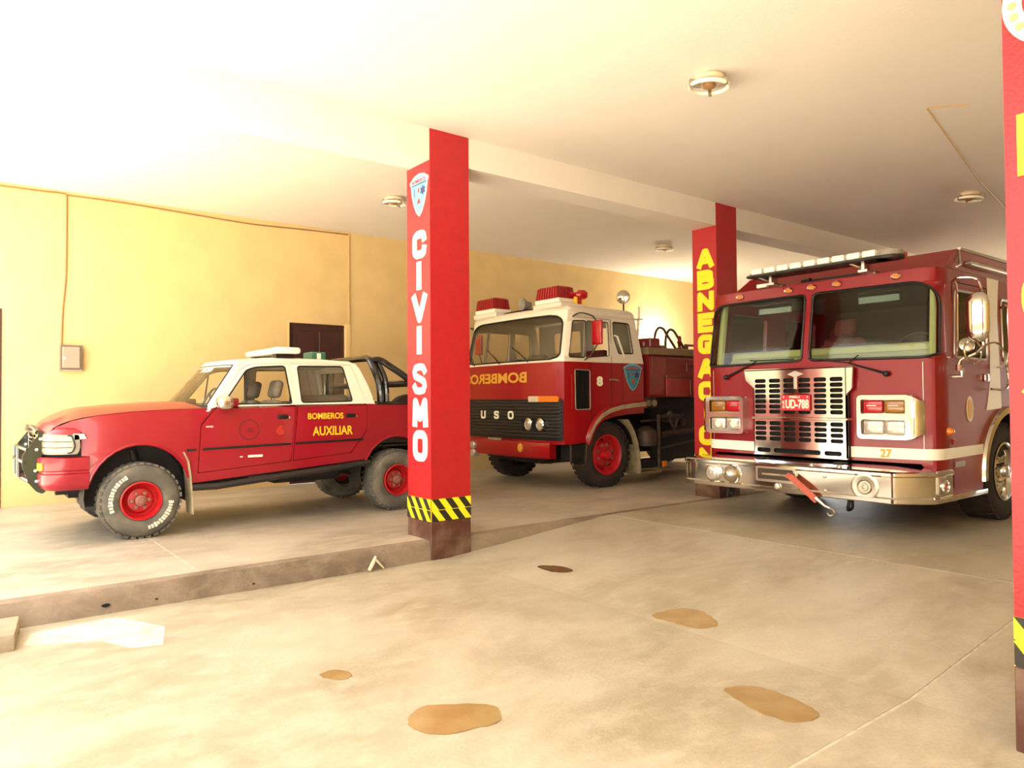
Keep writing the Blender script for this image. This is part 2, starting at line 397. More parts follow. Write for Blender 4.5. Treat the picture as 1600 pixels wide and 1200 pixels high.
def stroke(mb, ch, u0, v0, u1, v1, w, fm, th=0.004, out=0.0):
    """a letter drawn with a flat brush of width w inside the box; pieces overlap a little at the joints"""
    h = w/2; a, b, c, d = u0+h, u1-h, v0+h, v1-h; k = 0
    def prism(P, o):
        n = len(P); vs = [fm(x, y, -out-th-o) for x, y in P]+[fm(x, y, -out+0.001) for x, y in P]
        mb.add(vs, [list(range(n)), list(range(2*n-1, n-1, -1))]+[[(i+1) % n, i, i+n, (i+1) % n+n] for i in range(n)])
    for pl in GL[ch]:
        P = [(a+(b-a)*x, c+(d-c)*y) for x, y in pl]
        closed = hypot(P[0][0]-P[-1][0], P[0][1]-P[-1][1]) < 1e-6
        for i in range(len(P)-1):
            (x0, y0), (x1, y1) = P[i], P[i+1]; L = hypot(x1-x0, y1-y0); tx, ty = (x1-x0)/L, (y1-y0)/L; nx, ny = -ty*h, tx*h
            if i == 0 and not closed: x0 -= tx*h; y0 -= ty*h
            if i == len(P)-2 and not closed: x1 += tx*h; y1 += ty*h
            prism([(x0+nx, y0+ny), (x0-nx, y0-ny), (x1-nx, y1-ny), (x1+nx, y1+ny)], k*1e-5); k += 1
            (ax_, ay_), (bx_, by_) = P[i-1] if i else P[-2], P[i+1]
            sq = (abs(ax_-P[i][0]) < 1e-6 and abs(by_-P[i][1]) < 1e-6) or (abs(ay_-P[i][1]) < 1e-6 and abs(bx_-P[i][0]) < 1e-6)
            if sq and ch in 'BDEG' and (i > 0 or closed) and P[i][0] < a+1e-6: prism([(P[i][0]-h, P[i][1]-h), (P[i][0]+h, P[i][1]-h), (P[i][0]+h, P[i][1]+h), (P[i][0]-h, P[i][1]+h)], k*1e-5); k += 1
            elif i > 0 or closed: prism([(P[i][0]+h*cos(q*pi/5), P[i][1]+h*sin(q*pi/5)) for q in range(10)], k*1e-5); k += 1
# plane maps: d > 0 goes into the surface
def mapX(x, y0=0.0): return lambda u, v, d: Vector((x+d, y0-u, v))        # faces -X, u grows towards -Y
def mapY(y): return lambda u, v, d: Vector((u, y+d, v))                    # faces -Y, u = X
def mapZ(z): return lambda u, v, d: Vector((u, v, z-d))                    # faces up
def smoothstep(t): t = max(0, min(1, t)); return t*t*(3-2*t)
class Cab:
    """Plan outline: flat front (centre yc, half width hw), corner radius R, then straight sides towards +X."""
    def __init__(s, xf, yc, hw, R, bulge=0.0, rake=None, tumble=None, L=1.4):
        s.xf, s.yc, s.hw, s.R, s.bulge, s.L = xf, yc, hw, R, bulge, L
        s.rake = rake or (lambda v: 0.0); s.tumble = tumble or (lambda v: 0.0)
        s.uf = hw-R; s.uc = s.uf+R*pi/2
    def u(s, x): return s.uc+(x-(s.xf+s.bulge+s.R))
    def P(s, u, v, d=0.0):
        sg = 1 if u >= 0 else -1; a = abs(u); hw, R, uf, uc = s.hw, s.R, s.uf, s.uc
        if a <= uf:
            x = s.bulge*(a/uf)**2; y = a; nx, ny = -1.0, -2*s.bulge*0/1
            sl = 2*s.bulge*a/uf**2; l = hypot(1, sl); nx, ny = -1/l, sl/l
            w = 1.0
        elif a < uc:
            t = (a-uf)/R; x = s.bulge+R*(1-cos(t)); y = uf+R*sin(t); nx, ny = -cos(t), sin(t); w = 1.0
        else:
            x = s.bulge+R+(a-uc); y = hw; nx, ny = 0.0, 1.0; w = max(0.0, 1-(a-uc)/s.L)
        x -= nx*d; y -= ny*d
        y *= 1-s.tumble(v)/hw
        return Vector((s.xf+x+s.rake(v)*w, s.yc-sg*y, v))
    def __call__(s, u, v, d=0.0): return s.P(u, v, d)
    def ring(s, xb, v, inset=0.0, n=8):
        """closed plan ring at height v, inset inwards"""
        pts = []; ub = s.u(xb)-inset
        us = [-ub+(ub-s.uc)*i/3 for i in range(3)]+[-s.uc+(s.uc-s.uf)*i/n for i in range(n)]+[-s.uf+2*s.uf*i/12 for i in range(12)]+[s.uf+(s.uc-s.uf)*i/n for i in range(n)]+[s.uc+(ub-s.uc)*i/3 for i in range(4)]
        return [s.P(u, v, inset) for u in us]
    def roof(s, mb, xb, z0, prof):
        rings = []
        for ins, h in prof:
            r = s.ring(xb, z0, ins)
            rings.append([Vector((p.x, p.y, z0+h)) for p in r])
        return mb.loft(rings, True, False).add(rings[-1], [list(range(len(rings[-1])))])
    def tube(s, mb, pts, r, n=6, out=0.0, closed=False):
        return mb.tube([s.P(u, v, -out) for u, v in pts], r, n, closed)

# ------------------------------------------------------------------ wheel
def wheel(parent, c, R, w, side, rim_r, rim_mat='rimred', tyre_mat='rubber', lugs=0, letters=False, hub='star', name='wheel'):
    ax = (0, side, 0); c = Vector(c)                       # side: +1 / -1 = direction of the outer face along Y
    o = c-Vector((0, side*w/2, 0))                         # inner plane centre
    mb = MB(); h = w
    prof = [(rim_r, 0.02), (rim_r+0.02, 0.0), (R*0.90, 0.0), (R*0.965, 0.02), (R*0.99, 0.05), (R, h*0.3), (R, h*0.7), (R*0.99, h-0.05), (R*0.965, h-0.02),
            (R*0.9, h), (rim_r+(R-rim_r)*0.45, h+0.012), (rim_r+0.02, h), (rim_r, h-0.02), (rim_r-0.015, h-0.05)]
    mb.lathe(o, ax, prof, 48, cap=False)
    if lugs:
        for k in range(lugs):
            for row, (h0, h1) in enumerate(((0.0, h*0.28), (h*0.36, h*0.64), (h*0.72, h))):
                a = 2*pi*(k+0.5*(row % 2))/lugs; wd = pi*R/lugs*0.62
                m = Matrix.Translation(c)@Matrix.Rotation(a, 4, 'Y')
                y0, y1 = -side*(h/2)+side*h0, -side*(h/2)+side*h1
                b = bmesh.new(); bmesh.ops.create_cube(b, size=1)
                for v in b.verts:
                    v.co = Vector((v.co.x*wd*2, (y0+y1)/2+v.co.y*abs(y1-y0), R*0.955+(0.5+v.co.z)*(R*0.052)))
                bmesh.ops.transform(b, matrix=m, verts=b.verts); mb.bm(b)
    ty = mb.build(name, tyre_mat, parent)
    # rim dish
    q = MB(); r = rim_r
    q.lathe(o, ax, [(r, h-0.03), (r*1.04, h+0.008), (r*0.97, h+0.012), (r*0.90, h-0.02), (r*0.86, h-0.10), (r*0.74, h-0.12), (r*0.60, h-0.075), (r*0.42, h-0.065), (0.0, h-0.065)], 32, cap=False)
    rm = q.build('rim', rim_mat, ty)
    hb = MB()
    if hub == 'star':
        hb.lathe(o, ax, [(r*0.30, h-0.07), (r*0.29, h-0.02), (r*0.16, h-0.01), (r*0.15, h+0.01), (0.0, h+0.012)], 16, cap=False)
        for k in range(6):
            a = 2*pi*k/6; p = c+Vector((cos(a)*r*0.42, side*(w/2-0.06), sin(a)*r*0.42)); hb.lathe(p, ax, [(0.022, -0.01), (0.020, 0.02), (0.0, 0.026)], 6)
        hb.build('hub', 'rust', ty)
    else:
        hb.lathe(o, ax, [(r*0.27, h-0.08), (r*0.26, h-0.01), (r*0.20, h+0.03), (0.0, h+0.04)], 18, cap=False)
        hb.build('hub', 'rimred' if rim_mat == 'rimred' else 'chrome', ty)
        nb = MB()
        for k in range(8):
            a = 2*pi*(k+0.5)/8; p = c+Vector((cos(a)*r*0.5, side*(w/2-0.07), sin(a)*r*0.5)); nb.lathe(p, ax, [(0.024, -0.01), (0.022, 0.03), (0.010, 0.04), (0, 0.04)], 6)
        nb.build('wheel_nuts', 'rust' if rim_mat == 'rimred' else 'chrome', ty)
        ob = MB()
        for k in range(8):
            a = 2*pi*k/8; p = c+Vector((cos(a)*r*0.80, side*(w/2-0.118), sin(a)*r*0.80)); ob.lathe(p, ax, [(r*0.085, -0.01), (r*0.085, 0.006), (0, 0.006)], 12)
        ob.build('hand_hole', 'hole', ty)
    if letters:
        lb = MB()
        for a0, n, gl in ((196, 13, -6.4), (-8, 12, -6.2)):
            for k in range(n):
                a = radians(a0+gl*k); rr = rim_r+(R-rim_r)*0.47; hh = R*0.055*(0.8+0.4*random.random())
                for q2 in range(2):
                    aa = a+q2*0.045; e = Vector((cos(aa), 0, sin(aa))); t = Vector((-sin(aa), 0, cos(aa)))
                    p = c+e*rr+Vector((0, side*(w/2+0.011), 0)); wd = 0.004 if q2 == 0 or k % 3 else 0.007
                    y = Vector((0, side*0.004, 0))
                    qv = [p-e*hh-t*wd, p+e*hh-t*wd, p+e*hh+t*wd, p-e*hh+t*wd]
                    lb.add(qv+[v+y for v in qv], [[0, 1, 2, 3], [4, 5, 6, 7], [0, 1, 5, 4], [1, 2, 6, 5], [2, 3, 7, 6], [3, 0, 4, 7]])
                    if k % 2 == 0 and q2 == 0:
                        qq = [p+e*hh*0.9, p+e*hh*0.6, p+e*hh*0.6+t*0.016, p+e*hh*0.9+t*0.016]; lb.add(qq+[v+y for v in qq], [[0, 1, 2, 3], [4, 5, 6, 7], [0, 1, 5, 4], [1, 2, 6, 5], [2, 3, 7, 6], [3, 0, 4, 7]])
        lb.build('raised_white_letters', 'cream', ty)
    return ty
def shield(parent, fm, u0, u1, v0, v1, field='shield', border='stripe', star=True):
    w = u1-u0; h = v1-v0; uc = (u0+u1)/2
    def out(k):
        pts = [(0, -0.5), (0.16, -0.40), (0.30, -0.20), (0.40, 0.02), (0.46, 0.28), (0.5, 0.30), (0.5, 0.36), (0.28, 0.46), (0, 0.5), (-0.28, 0.46), (-0.5, 0.36), (-0.5, 0.30), (-0.46, 0.28), (-0.40, 0.02), (-0.30, -0.20), (-0.16, -0.40)]
        return [(uc+p[0]*w*k, (v0+v1)/2+p[1]*h*k) for p in pts]
    em = MB().panel(out(1.0), (), lambda u, v, d: fm(u, v, d-0.005), 0.005, cv=()).build('emblem', border, parent)
    MB().panel(out(0.88), (), lambda u, v, d: fm(u, v, d-0.007), 0.002).build('emblem_field', field, em)
    y = (v0+v1)/2
    q = MB(); text(q, 'BOMBEROS', u0+w*0.14, y+h*0.29, u1-w*0.14, y+h*0.37, fm, 0.002, 0.01, out=0.0075); q.build('emblem_lettering', 'redmark', em)
    q = MB()
    q.panel([(u0+w*0.1, y+h*0.24), (u1-w*0.1, y+h*0.24), (u1-w*0.1, y+h*0.265), (u0+w*0.1, y+h*0.265)], (), lambda u, v, d: fm(u, v, d-0.0095), 0.002)
    # snake on a staff at left, six-armed star at right
    q.panel([(u0+w*0.25, y-h*0.02), (u0+w*0.28, y-h*0.02), (u0+w*0.28, y+h*0.17), (u0+w*0.25, y+h*0.17)], (), lambda u, v, d: fm(u, v, d-0.0095), 0.002)
    for a in (0, 60, 120):
        ca, sa = cos(radians(a+90)), sin(radians(a+90)); cx, cy = u0+w*0.72, y+h*0.08; L, T = w*0.13, w*0.035
        q.panel([(cx-ca*L-sa*T, cy-sa*L+ca*T), (cx+ca*L-sa*T, cy+sa*L+ca*T), (cx+ca*L+sa*T, cy+sa*L-ca*T), (cx-ca*L+sa*T, cy-sa*L-ca*T)], (), lambda u, v, d: fm(u, v, d-0.0095-a*1e-5), 0.002)
    q.build('emblem_marks', 'blue', em)
    q = MB()
    q.panel([(uc-w*0.10, y-h*0.20), (uc+w*0.10, y-h*0.20), (uc+w*0.04, y-h*0.10), (uc+w*0.03, y-h*0.05), (uc-w*0.05, y-h*0.12)], (), lambda u, v, d: fm(u, v, d-0.0095), 0.002)
    q.panel([(uc-w*0.04, y+h*0.05), (uc+w*0.04, y+h*0.05), (uc+w*0.02, y+h*0.16), (uc-w*0.03, y+h*0.16)], (), lambda u, v, d: fm(u, v, d-0.0095), 0.002)
    q.build('emblem_flame', 'redmark', em)
    return em

# ------------------------------------------------------------------ the setting
X0, X1, YR, YK, YW = -0.5, 19.0, -4.0, 6.05, 11.5     # entrance, rear wall, right wall, kerb, yellow wall
ZR, ZC, ZCL, ZB = 0.19, 4.20, 4.42, 3.89               # raised floor, ceiling, ceiling over the raised bay, beam underside
XR0, XR1 = 3.9, 6.12                                   # ramp in the lower bay
def build_setting():
    # lower bay: base slab, then the cast panels between joints
    base = MB(); base.box(X0, X1, YR, YK, -0.25, -0.03)
    fl = struct('floor', base, 'joint')
    ys = [YR, -1.2, 1.72, YK]
    for i in range(3):
        y0, y1 = ys[i]+0.009*(i > 0), ys[i+1]-0.009*(i < 2)
        for (a, b, za, zb) in ((X0, XR0, 0, 0), (XR0, XR1-0.012, 0, ZR), (XR1+0.012, 11.0, ZR, ZR), (11.02, X1, ZR, ZR)):
            m = MB()
            if za == 0 and zb == 0: m.box(a, b, y0, y1, -0.1, -0.0)
            else:
                vs = [(a, y0, -0.1), (b, y0, -0.1), (b, y1, -0.1), (a, y1, -0.1), (a, y0, za), (b, y0, zb), (b, y1, zb), (a, y1, za)]
                m.add(vs, [[0, 3, 2, 1], [4, 5, 6, 7], [0, 1, 5, 4], [1, 2, 6, 5], [2, 3, 7, 6], [3, 0, 4, 7]])
            m.build('slab', 'floor', fl, smooth=0)
    m = MB(); m.box(XR1-0.02, XR1+0.02, YR, YK, 0.0, ZR-0.002); m.box(X0, XR0, 1.69, 1.75, -0.1, -0.002); m.box(X0, XR0, -1.22, -1.18, -0.1, -0.002)
    
    for y in (1.72, -1.2): m.add([(XR0, y-0.02, -0.05), (XR1, y-0.02, ZR-0.05), (XR1, y+0.02, ZR-0.05), (XR0, y+0.02, -0.05), (XR0, y-0.02, -0.003), (XR1, y-0.02, ZR-0.003), (XR1, y+0.02, ZR-0.003), (XR0, y+0.02, -0.003)], [[0, 3, 2, 1], [4, 5, 6, 7], [0, 1, 5, 4], [1, 2, 6, 5], [2, 3, 7, 6], [3, 0, 4, 7]])
    m.build('joint_filler', 'joint', fl, smooth=0)
    # raised bay
    base = MB(); base.box(X0, X1, YK+0.03, YW+0.1, -0.25, ZR-0.02)
    rf = struct('raised_floor', base, 'joint')
    xs = [X0, 1.60, XR1, 11.0, X1]
    for i in range(4):
        m = MB(); m.box(xs[i]+0.008*(i > 0), xs[i+1]-0.008, YK+0.07, YW+0.05, ZR-0.015, ZR)
        m.build('slab', 'raised', rf, smooth=0)
    m = MB(); m.box(1.588, 1.612, YK+0.06, YW, ZR-0.015, ZR-0.001); m.build('joint_filler', 'joint', rf, smooth=0)
    # kerb with a worn, irregular face
    secs = []; n = 90; rnd = random.Random(3)
    for i in range(n+1):
        x = X0+(X1-X0)*i/n; j = lambda s: (rnd.random()-0.5)*s
        secs.append([Vector((x, YK+0.10, -0.05)), Vector((x, YK-0.015+j(0.02), -0.05)), Vector((x, YK-0.005+j(0.02), 0.05)), Vector((x, YK+0.0+j(0.022), 0.12)), Vector((x, YK+0.015+j(0.016), ZR-0.012+j(0.006))), Vector((x, YK+0.045, ZR+0.0005)), Vector((x, YK+0.10, ZR+0.0005))])
    m = MB(); m.loft(secs)
    k = struct('trim_1', m, 'kerb', smooth=50)
    m = MB()
    for x, z, r in ((0.93, 0.07, 0.03), (1.27, 0.045, 0.012), (2.0, 0.04, 0.012)):
        m.lathe((x, YK-0.017, z), (0, -1, 0), [(r, -0.01), (r*0.9, 0.001), (0, 0.002)], 9)
    for v in m.v:
        v.z = 0.06+(v.z-0.06)*0.45
    m.build('hole', 'hole', k)
    # outside yard beyond the entrance and behind the rear openings
    m = MB(); m.box(-40, X0, -40, 50, -0.3, -0.02); m.box(X1+0.2, 50, -40, 50, -0.3, 0.1); m.box(X0, X1+0.2, -40, YR-0.25, -0.3, -0.02)
    struct('yard', m, 'outside')
    m = MB(); m.box(-16.3, -16, -30, 40, -0.02, 4.2); m.box(-16.45, -15.85, -30, 40, 4.2, 4.35); struct('added_reflection_wall', m, 'added_wall')  # unseen wall added to darken what the engine front and glass reflect
    # walls
    wl = MB(); wl.box(X0, 0.0, YW, YW+0.2, -0.2, 4.7); wl.box(0.0, 0.56, YW, YW+0.2, 2.76, 4.7); wl.box(0.56, 4.37, YW, YW+0.2, -0.2, 4.7)
    wl.box(4.37, 5.37, YW, YW+0.2, 2.82, 4.7); wl.box(5.37, X1+0.2, YW, YW+0.2, -0.2, 4.7)
    wleft = struct('wall_left', wl, 'wall')
    wr = MB(); wr.box(X0, X1+0.2, YR-0.2, YR, -0.2, 4.7); struct('wall_right', wr, 'wall')
    wb = MB()
    wb.box(X1, X1+0.2, YR, YW, 3.5, 4.7); wb.box(X1, X1+0.2, YR, 0.8, -0.2, 3.5); wb.box(X1, X1+0.2, 4.6, 9.3, -0.2, 3.5); wb.box(X1, X1+0.2, 10.9, YW, -0.2, 3.5)
    struct('wall_back', wb, 'wall')
    # ceilings
    c = MB(); c.box(X0, X1+0.2, YR-0.2, 6.40, ZC, ZC+0.3); struct('ceiling', c, 'ceiling')
    c = MB(); c.box(X0, X1+0.2, 6.40, YW+0.2, ZCL, ZCL+0.25); struct('raised_bay_ceiling', c, 'ceiling')
    b = MB(); b.box(X0, X1, 6.045, 6.42, ZB, ZCL+0.1); struct('ceiling_beam', b, 'ceiling')
    # ceiling crack
    m = MB(); P = [(7.32, 2.62), (7.09, 2.88), (8.6, 3.19), (10.1, 3.50), (11.9, 3.80)]
    for a, b2 in zip(P[:-1], P[1:]):
        m.tube([(a[0], a[1], ZC), (b2[0], b2[1], ZC)], 0.010, 5)
    o = m.build('ceiling_conduit', 'cable'); tag(o, 'thin painted conduit line bent across the ceiling above the fire engine', 'conduit')
    # dark rear door in the yellow wall and the door at the photo's left edge
    d = MB(); d.box(4.37, 5.37, YW+0.06, YW+0.11, ZR, 2.82); dr = struct('door_1', d, 'door')
    m = MB()
    for z0, z1 in ((0.35, 1.35), (1.5, 2.7)): m.box(4.47, 4.83, YW+0.045, YW+0.065, z0, z1, 0.008); m.box(4.91, 5.27, YW+0.045, YW+0.065, z0, z1, 0.008)
    m.build('door_panel', 'door', dr)
    m = MB(); m.box(5.36, 5.44, YW-0.02, YW+0.11, ZR, 2.84, 0.004); m.box(4.34, 4.38, YW-0.003, YW+0.11, ZR, 2.84); m.build('door_frame', 'frame', dr)
    d = MB(); d.box(0.0, 0.56, YW+0.06, YW+0.11, ZR, 2.76); d2 = struct('door_2', d, 'door')
    m = MB(); m.box(0.52, 0.56, YW-0.01, YW+0.08, ZR, 2.77); m.build('door_frame', 'door', d2)
build_setting()

# ------------------------------------------------------------------ pillars
def hazard(parent, fm, w, flip=False, z0=0.37, z1=0.585):
    b = MB(); b.panel([(0, z0), (w, z0), (w, z1), (0, z1)], (), lambda u, v, d: fm(u, v, d-0.004), 0.004); band = b.build('hazard_band', 'yellow', parent, smooth=0)
    zm = (z0+z1)/2; n = 4; p = w/3.0; q = MB()
    for r, (a, c) in enumerate(((z0, zm-0.003), (zm+0.003, z1))):
        for k in range(-1, 5):
            s = k*p+(0.0 if r else p*0.5); sk = p*0.55
            pts = [(s, c), (s+p*0.5, c), (s+p*0.5+sk, a), (s+sk, a)]
            # clip to the face
            def cl(P, lim, sg):
                o = []
                for i in range(len(P)):
                    A, B = P[i-1], P[i]; ia, ib = sg*(A[0]-lim) <= 0, sg*(B[0]-lim) <= 0
                    if ia != ib:
                        t = (lim-A[0])/(B[0]-A[0]); o.append((lim, A[1]+t*(B[1]-A[1])))
                    if ib: o.append(B)
                return o
            pts = cl(cl(pts, w-0.001, 1), 0.001, -1) if pts else pts
            if len(pts) >= 3: q.panel(pts, (), lambda u, v, d: fm(u, v, d-0.0065), 0.0025)
    q.build('hazard_stripes', 'hblack', band, smooth=0)
def pillar(x, y0, y1, label, word, wz, mt, emblem=None, beam=True, w=0.46, zf=0.0, group=None):
    t = thing('painted_pillar', (x, y0, zf), label, 'pillar', group)
    zt = ZB if beam else ZC
    s = MB(); s.box(x, x+w, y0, y1, zf+0.37, zt)
    if beam: s.box(x, x+w, y0, y0+0.03, zt, ZC-0.002)
    s.build('shaft', 'pillar', t)
    b = MB(); b.box(x-0.004, x+w+0.004, y0-0.004, y1+0.004, zf-0.02, zf+0.37, 0.008); b.build('base', 'pillar_base', t)
    hz = lambda z: 0.37+zf
    hazard(t, lambda u, v, d: Vector((x-0.004+d, y1-u, v+zf)), y1-y0)
    hazard(t, lambda u, v, d: Vector((x+u, y0-0.004+d, v+zf)), w)
    fm = lambda u, v, d: Vector((x-0.001+d, -u, v))
    for ch, (z0, z1), (ya, yb) in zip(word, wz[0], wz[1]):
        m = MB()
        if ch == 'I':
            m.panel([(-ya, z0), (-yb, z0), (-yb, z1), (-ya, z1)], (), lambda u, v, d: fm(u, v, d-0.006), 0.006)
        else: stroke(m, ch, -ya, z0, -yb, z1, (ya-yb)*(0.26 if ch == 'S' else 0.30), fm, 0.005)
        m.build('letter', mt, t)
    if emblem: emblem(t, fm)
    return t
cz = [(2.95, 3.23), (2.64, 2.92), (2.31, 2.60), (2.00, 2.28), (1.60, 1.91), (1.28, 1.57), (0.94, 1.25)]
cy = [(6.37, 6.10), (6.29, 6.20), (6.38, 6.10), (6.29, 6.20), (6.375, 6.11), (6.38, 6.09), (6.375, 6.10)]
pillar(3.70, 6.04, 6.485, 'red pillar with cream vertical lettering CIVISMO and a pale shield emblem', 'CIVISMO', (cz, cy), 'cream',
       lambda t, fm: shield(t, fm, -6.41, -6.06, 3.37, 3.80), group=None)
az = [3.60, 3.305, 3.01, 2.715, 2.42, 2.09, 1.775, 1.48, 1.17, 0.87]
pillar(8.22, 6.04, 6.44, 'red pillar with yellow vertical lettering ABNEGACION beside the large engine', 'ABNEGACION',
       ([(z-0.27, z) for z in az], [(6.36, 6.085) if c != 'I' else (6.27, 6.17) for c in 'ABNEGACION']), 'yellow', zf=ZR)
pillar(13.47, 6.04, 6.44, 'rearmost red pillar, only its top showing above the large engine', '', ((), ()), 'yellow', zf=ZR)
def seal(t, fm):
    c = (-0.96, 3.265); R = 0.222
    f = lambda k: (lambda u, v, d: fm(u, v, d-k))
    e = MB().panel(circ(c[0], c[1], R, 40), (), f(0.004), 0.004).build('round_seal', 'seal', t)
    MB().panel(circ(c[0], c[1], R*0.66, 32), (), f(0.006), 0.002).build('seal_centre', 'pillar', e)
    q = MB()
    for k in range(22):
        a = 2*pi*k/22; q.panel(circ(c[0]+R*0.83*cos(a), c[1]+R*0.83*sin(a), 0.019, 8), (), f(0.006), 0.002)
    q.build('seal_beads', 'sealgreen', e)
    q = MB(); q.panel(rpoly([(c[0]-0.2, c[1]+0.14), (c[0]+0.2, c[1]+0.14), (c[0]+0.21, c[1]+0.25), (c[0]-0.21, c[1]+0.25)], 0.03), (), f(0.009), 0.003); q.build('seal_scroll', 'orange', e)
    q = MB(); q.panel(circ(c[0], c[1], 0.075, 20), (), f(0.009), 0.003); q.build('seal_disc', 'cream', e)
dz = [(2.51, 2.78), (2.19, 2.45), (1.85, 2.10), (1.50, 1.765)]
pillar(3.70, 0.73, 1.185, 'nearest red pillar at the photo\'s right edge with a round seal and yellow letters', 'DIOS', (dz, [(1.135, 0.80), (1.02, 0.90), (1.13, 0.80), (1.125, 0.80)]), 'yellow', seal, beam=False, w=0.46)

# ------------------------------------------------------------------ loose things and fittings
def fittings():
    g = 'round ring-tube ceiling fixtures'
    for (x, y, z, lab) in ((4.94, 3.68, ZC, 'round ceiling light with ring tube, largest and nearest, over the open floor'), (10.5, 3.77, ZC, 'round ceiling light above the large fire engine'),
                           (4.99, 9.1, ZCL, 'round ceiling light left of the lettered pillar above the pickup'), (10.6, 8.95, ZCL, 'small far round ceiling light above the tanker truck')):
        t = thing('ceiling_light', (x, y, z), lab, 'ceiling light', g)
        m = MB(); m.lathe((x, y, z), (0, 0, -1), [(0.11, 0), (0.13, 0.02), (0.13, 0.05), (0.10, 0.065), (0.0, 0.065)], 24); m.build('base', 'plastic', t)
        tilt = Matrix.Translation(Vector((x, y, z-0.075)))@Matrix.Rotation(radians(4), 4, 'X')
        m = MB(); m.tube([tilt@Vector((0.155*cos(a*pi/16), 0.155*sin(a*pi/16), -0.012)) for a in range(32)], 0.017, 8, closed=True); m.build('ring_tube', 'tube', t)
        m = MB()
        for k in range(3):
            a = 2*pi*k/3+0.6; m.box(0.08, 0.175, -0.012, 0.012, -0.035, 0.03, 0.004, mx=tilt@Matrix.Rotation(a, 4, 'Z'))
        m.build('tube_clips', 'steel', t)
        m = MB(); m.lathe((x, y, z-0.06), (0, 0, -1), [(0.05, 0), (0.05, 0.035), (0.03, 0.045), (0, 0.045)], 14); m.build('connector', 'wire', t)
    # electrical box and cable on the yellow wall
    t = thing('electrical_box', (1.32, YW, 2.15), 'grey metal electrical box on the yellow wall above the pickup hood', 'electrical box')
    m = MB(); m.box(1.20, 1.46, YW-0.09, YW, 1.98, 2.32, 0.006); m.build('housing', 'boxdark', t)
    m = MB(); m.box(1.225, 1.43, YW-0.105, YW-0.085, 2.01, 2.295, 0.006); d = m.build('cover', 'boxgrey', t)
    m = MB(); m.lathe((1.25, YW-0.105, 2.14), (0, -1, 0), [(0.018, 0), (0.018, 0.01), (0, 0.012)], 12); m.build('latch', 'stripe', d)
    m = MB(); m.box(1.19, 1.47, YW-0.095, YW-0.0, 1.965, 1.985, 0.003); m.build('bottom_lip', 'boxgrey', t)
    m = MB(); m.tube(spline([(1.22, YW-0.015, 2.32), (1.235, YW-0.012, 2.8), (1.27, YW-0.012, 3.3), (1.275, YW-0.012, 4.25), (1.27, YW-0.012, 4.36), (1.22, YW-0.012, 4.385), (0.9, YW-0.012, 4.375), (-0.5, YW-0.012, 4.36)], 4), 0.011, 6)
    single('cable', m, 'wire', 'thin cable running down the yellow wall to the grey box', 'cable', (1.22, YW, 2.32))
    m = MB(); m.tube(spline([(1.27, YW-0.012, 4.37), (2.0, YW-0.012, 4.375), (2.9, YW-0.012, 4.35), (3.8, YW-0.012, 4.33), (4.6, YW-0.012, 4.36), (5.4, YW-0.012, 4.38)], 4), 0.010, 6)
    single('ceiling_cable', m, 'wire', 'brown cable sagging along the top of the yellow wall', 'cable', (1.27, YW, 4.37))
    m = MB(); m.tube([(5.42, YW-0.012, 2.84), (5.42, YW-0.012, 4.38)], 0.016, 8)
    single('conduit', m, 'cable', 'straight conduit on the yellow wall above the dark brown door', 'conduit', (5.42, YW, 2.84))
    # concrete block at the kerb, chip of pipe on the kerb
    m = MB(); m.box(-0.55, 0.37, 5.52, 5.98, -0.005, 0.105, 0.012, 2)
    for v in m.v: v.x += (v.y-5.7)*0.12
    single('concrete_block', m, 'block', 'worn concrete ramp block lying at the foot of the kerb', 'block', (-0.1, 5.7, 0))
    m = MB(); a = Vector((3.02, 6.00, 0.0)); b = Vector((3.10, 6.025, 0.125)); m.tube([a+Vector((0, 0, 0.012)), (a+b)/2, b], [0.016, 0.020, 0.012], 7); m.tube([b-Vector((0, 0, 0.03)), Vector((3.17, 6.0, 0.012))], [0.014, 0.006], 5)
    single('plaster_chip', m, 'chip', 'small pale broken piece leaning on the kerb near the lettered pillar', 'debris', (3.05, 6.0, 0))
    # unseen lamp added behind the tanker to put a glow on the yellow wall
    t = thing('added_glow_lamp', (13.2, YW, 2.62), 'unseen lamp added behind the tanker truck to put a glow on the yellow wall', 'added lamp')
    m = MB(); m.box(13.05, 13.35, YW-0.05, YW, 2.50, 2.62, 0.01); m.tube([(13.2, YW-0.04, 2.56), (13.2, YW-0.25, 2.56)], 0.015, 6); m.build('bracket', 'boxgrey', t)
    m = MB(); m.sph((13.2, YW-0.28, 2.58), 0.05); b = m.build('added_bulb', 'added_bulb', t)
    l = bpy.data.lights.new('added_glow_light', 'POINT'); l.energy = 85; l.color = (1.0, 0.93, 0.78); l.shadow_soft_size = 0.12
    lo = bpy.data.objects.new('added_glow_light', l); COL.objects.link(lo); lo.location = (0, -0.42, 0.22); lo.parent = t
    # puddles
    def puddle(pts, mt, lab, z=0.0):
        c = (sum(p[0] for p in pts)/len(pts), sum(p[1] for p in pts)/len(pts))
        out = [(p.x, p.y) for p in spline([(a, b, 0) for a, b in pts], 5, True)]
        rnd = random.Random(int(c[0]*100)); out = [(x+(rnd.random()-.5)*0.012, y+(rnd.random()-.5)*0.012) for x, y in out]
        m = MB(); m.panel(out, (), lambda u, v, d: Vector((u, v, z_floor(u)+0.004-d)), 0.003, du=0.2)
        single('puddle', m, mt, lab, 'puddle', (c[0], c[1], z_floor(c[0])), 'ochre wet patches on the floor')
    def z_floor(x): return 0.0 if x < XR0 else min(ZR, (x-XR0)/(XR1-XR0)*ZR)
    puddle([(1.67, 3.93), (1.73, 3.96), (1.80, 3.93), (1.82, 3.82), (1.75, 3.79), (1.69, 3.84)], 'puddle', 'small ochre puddle left of the big puddle in the foreground')
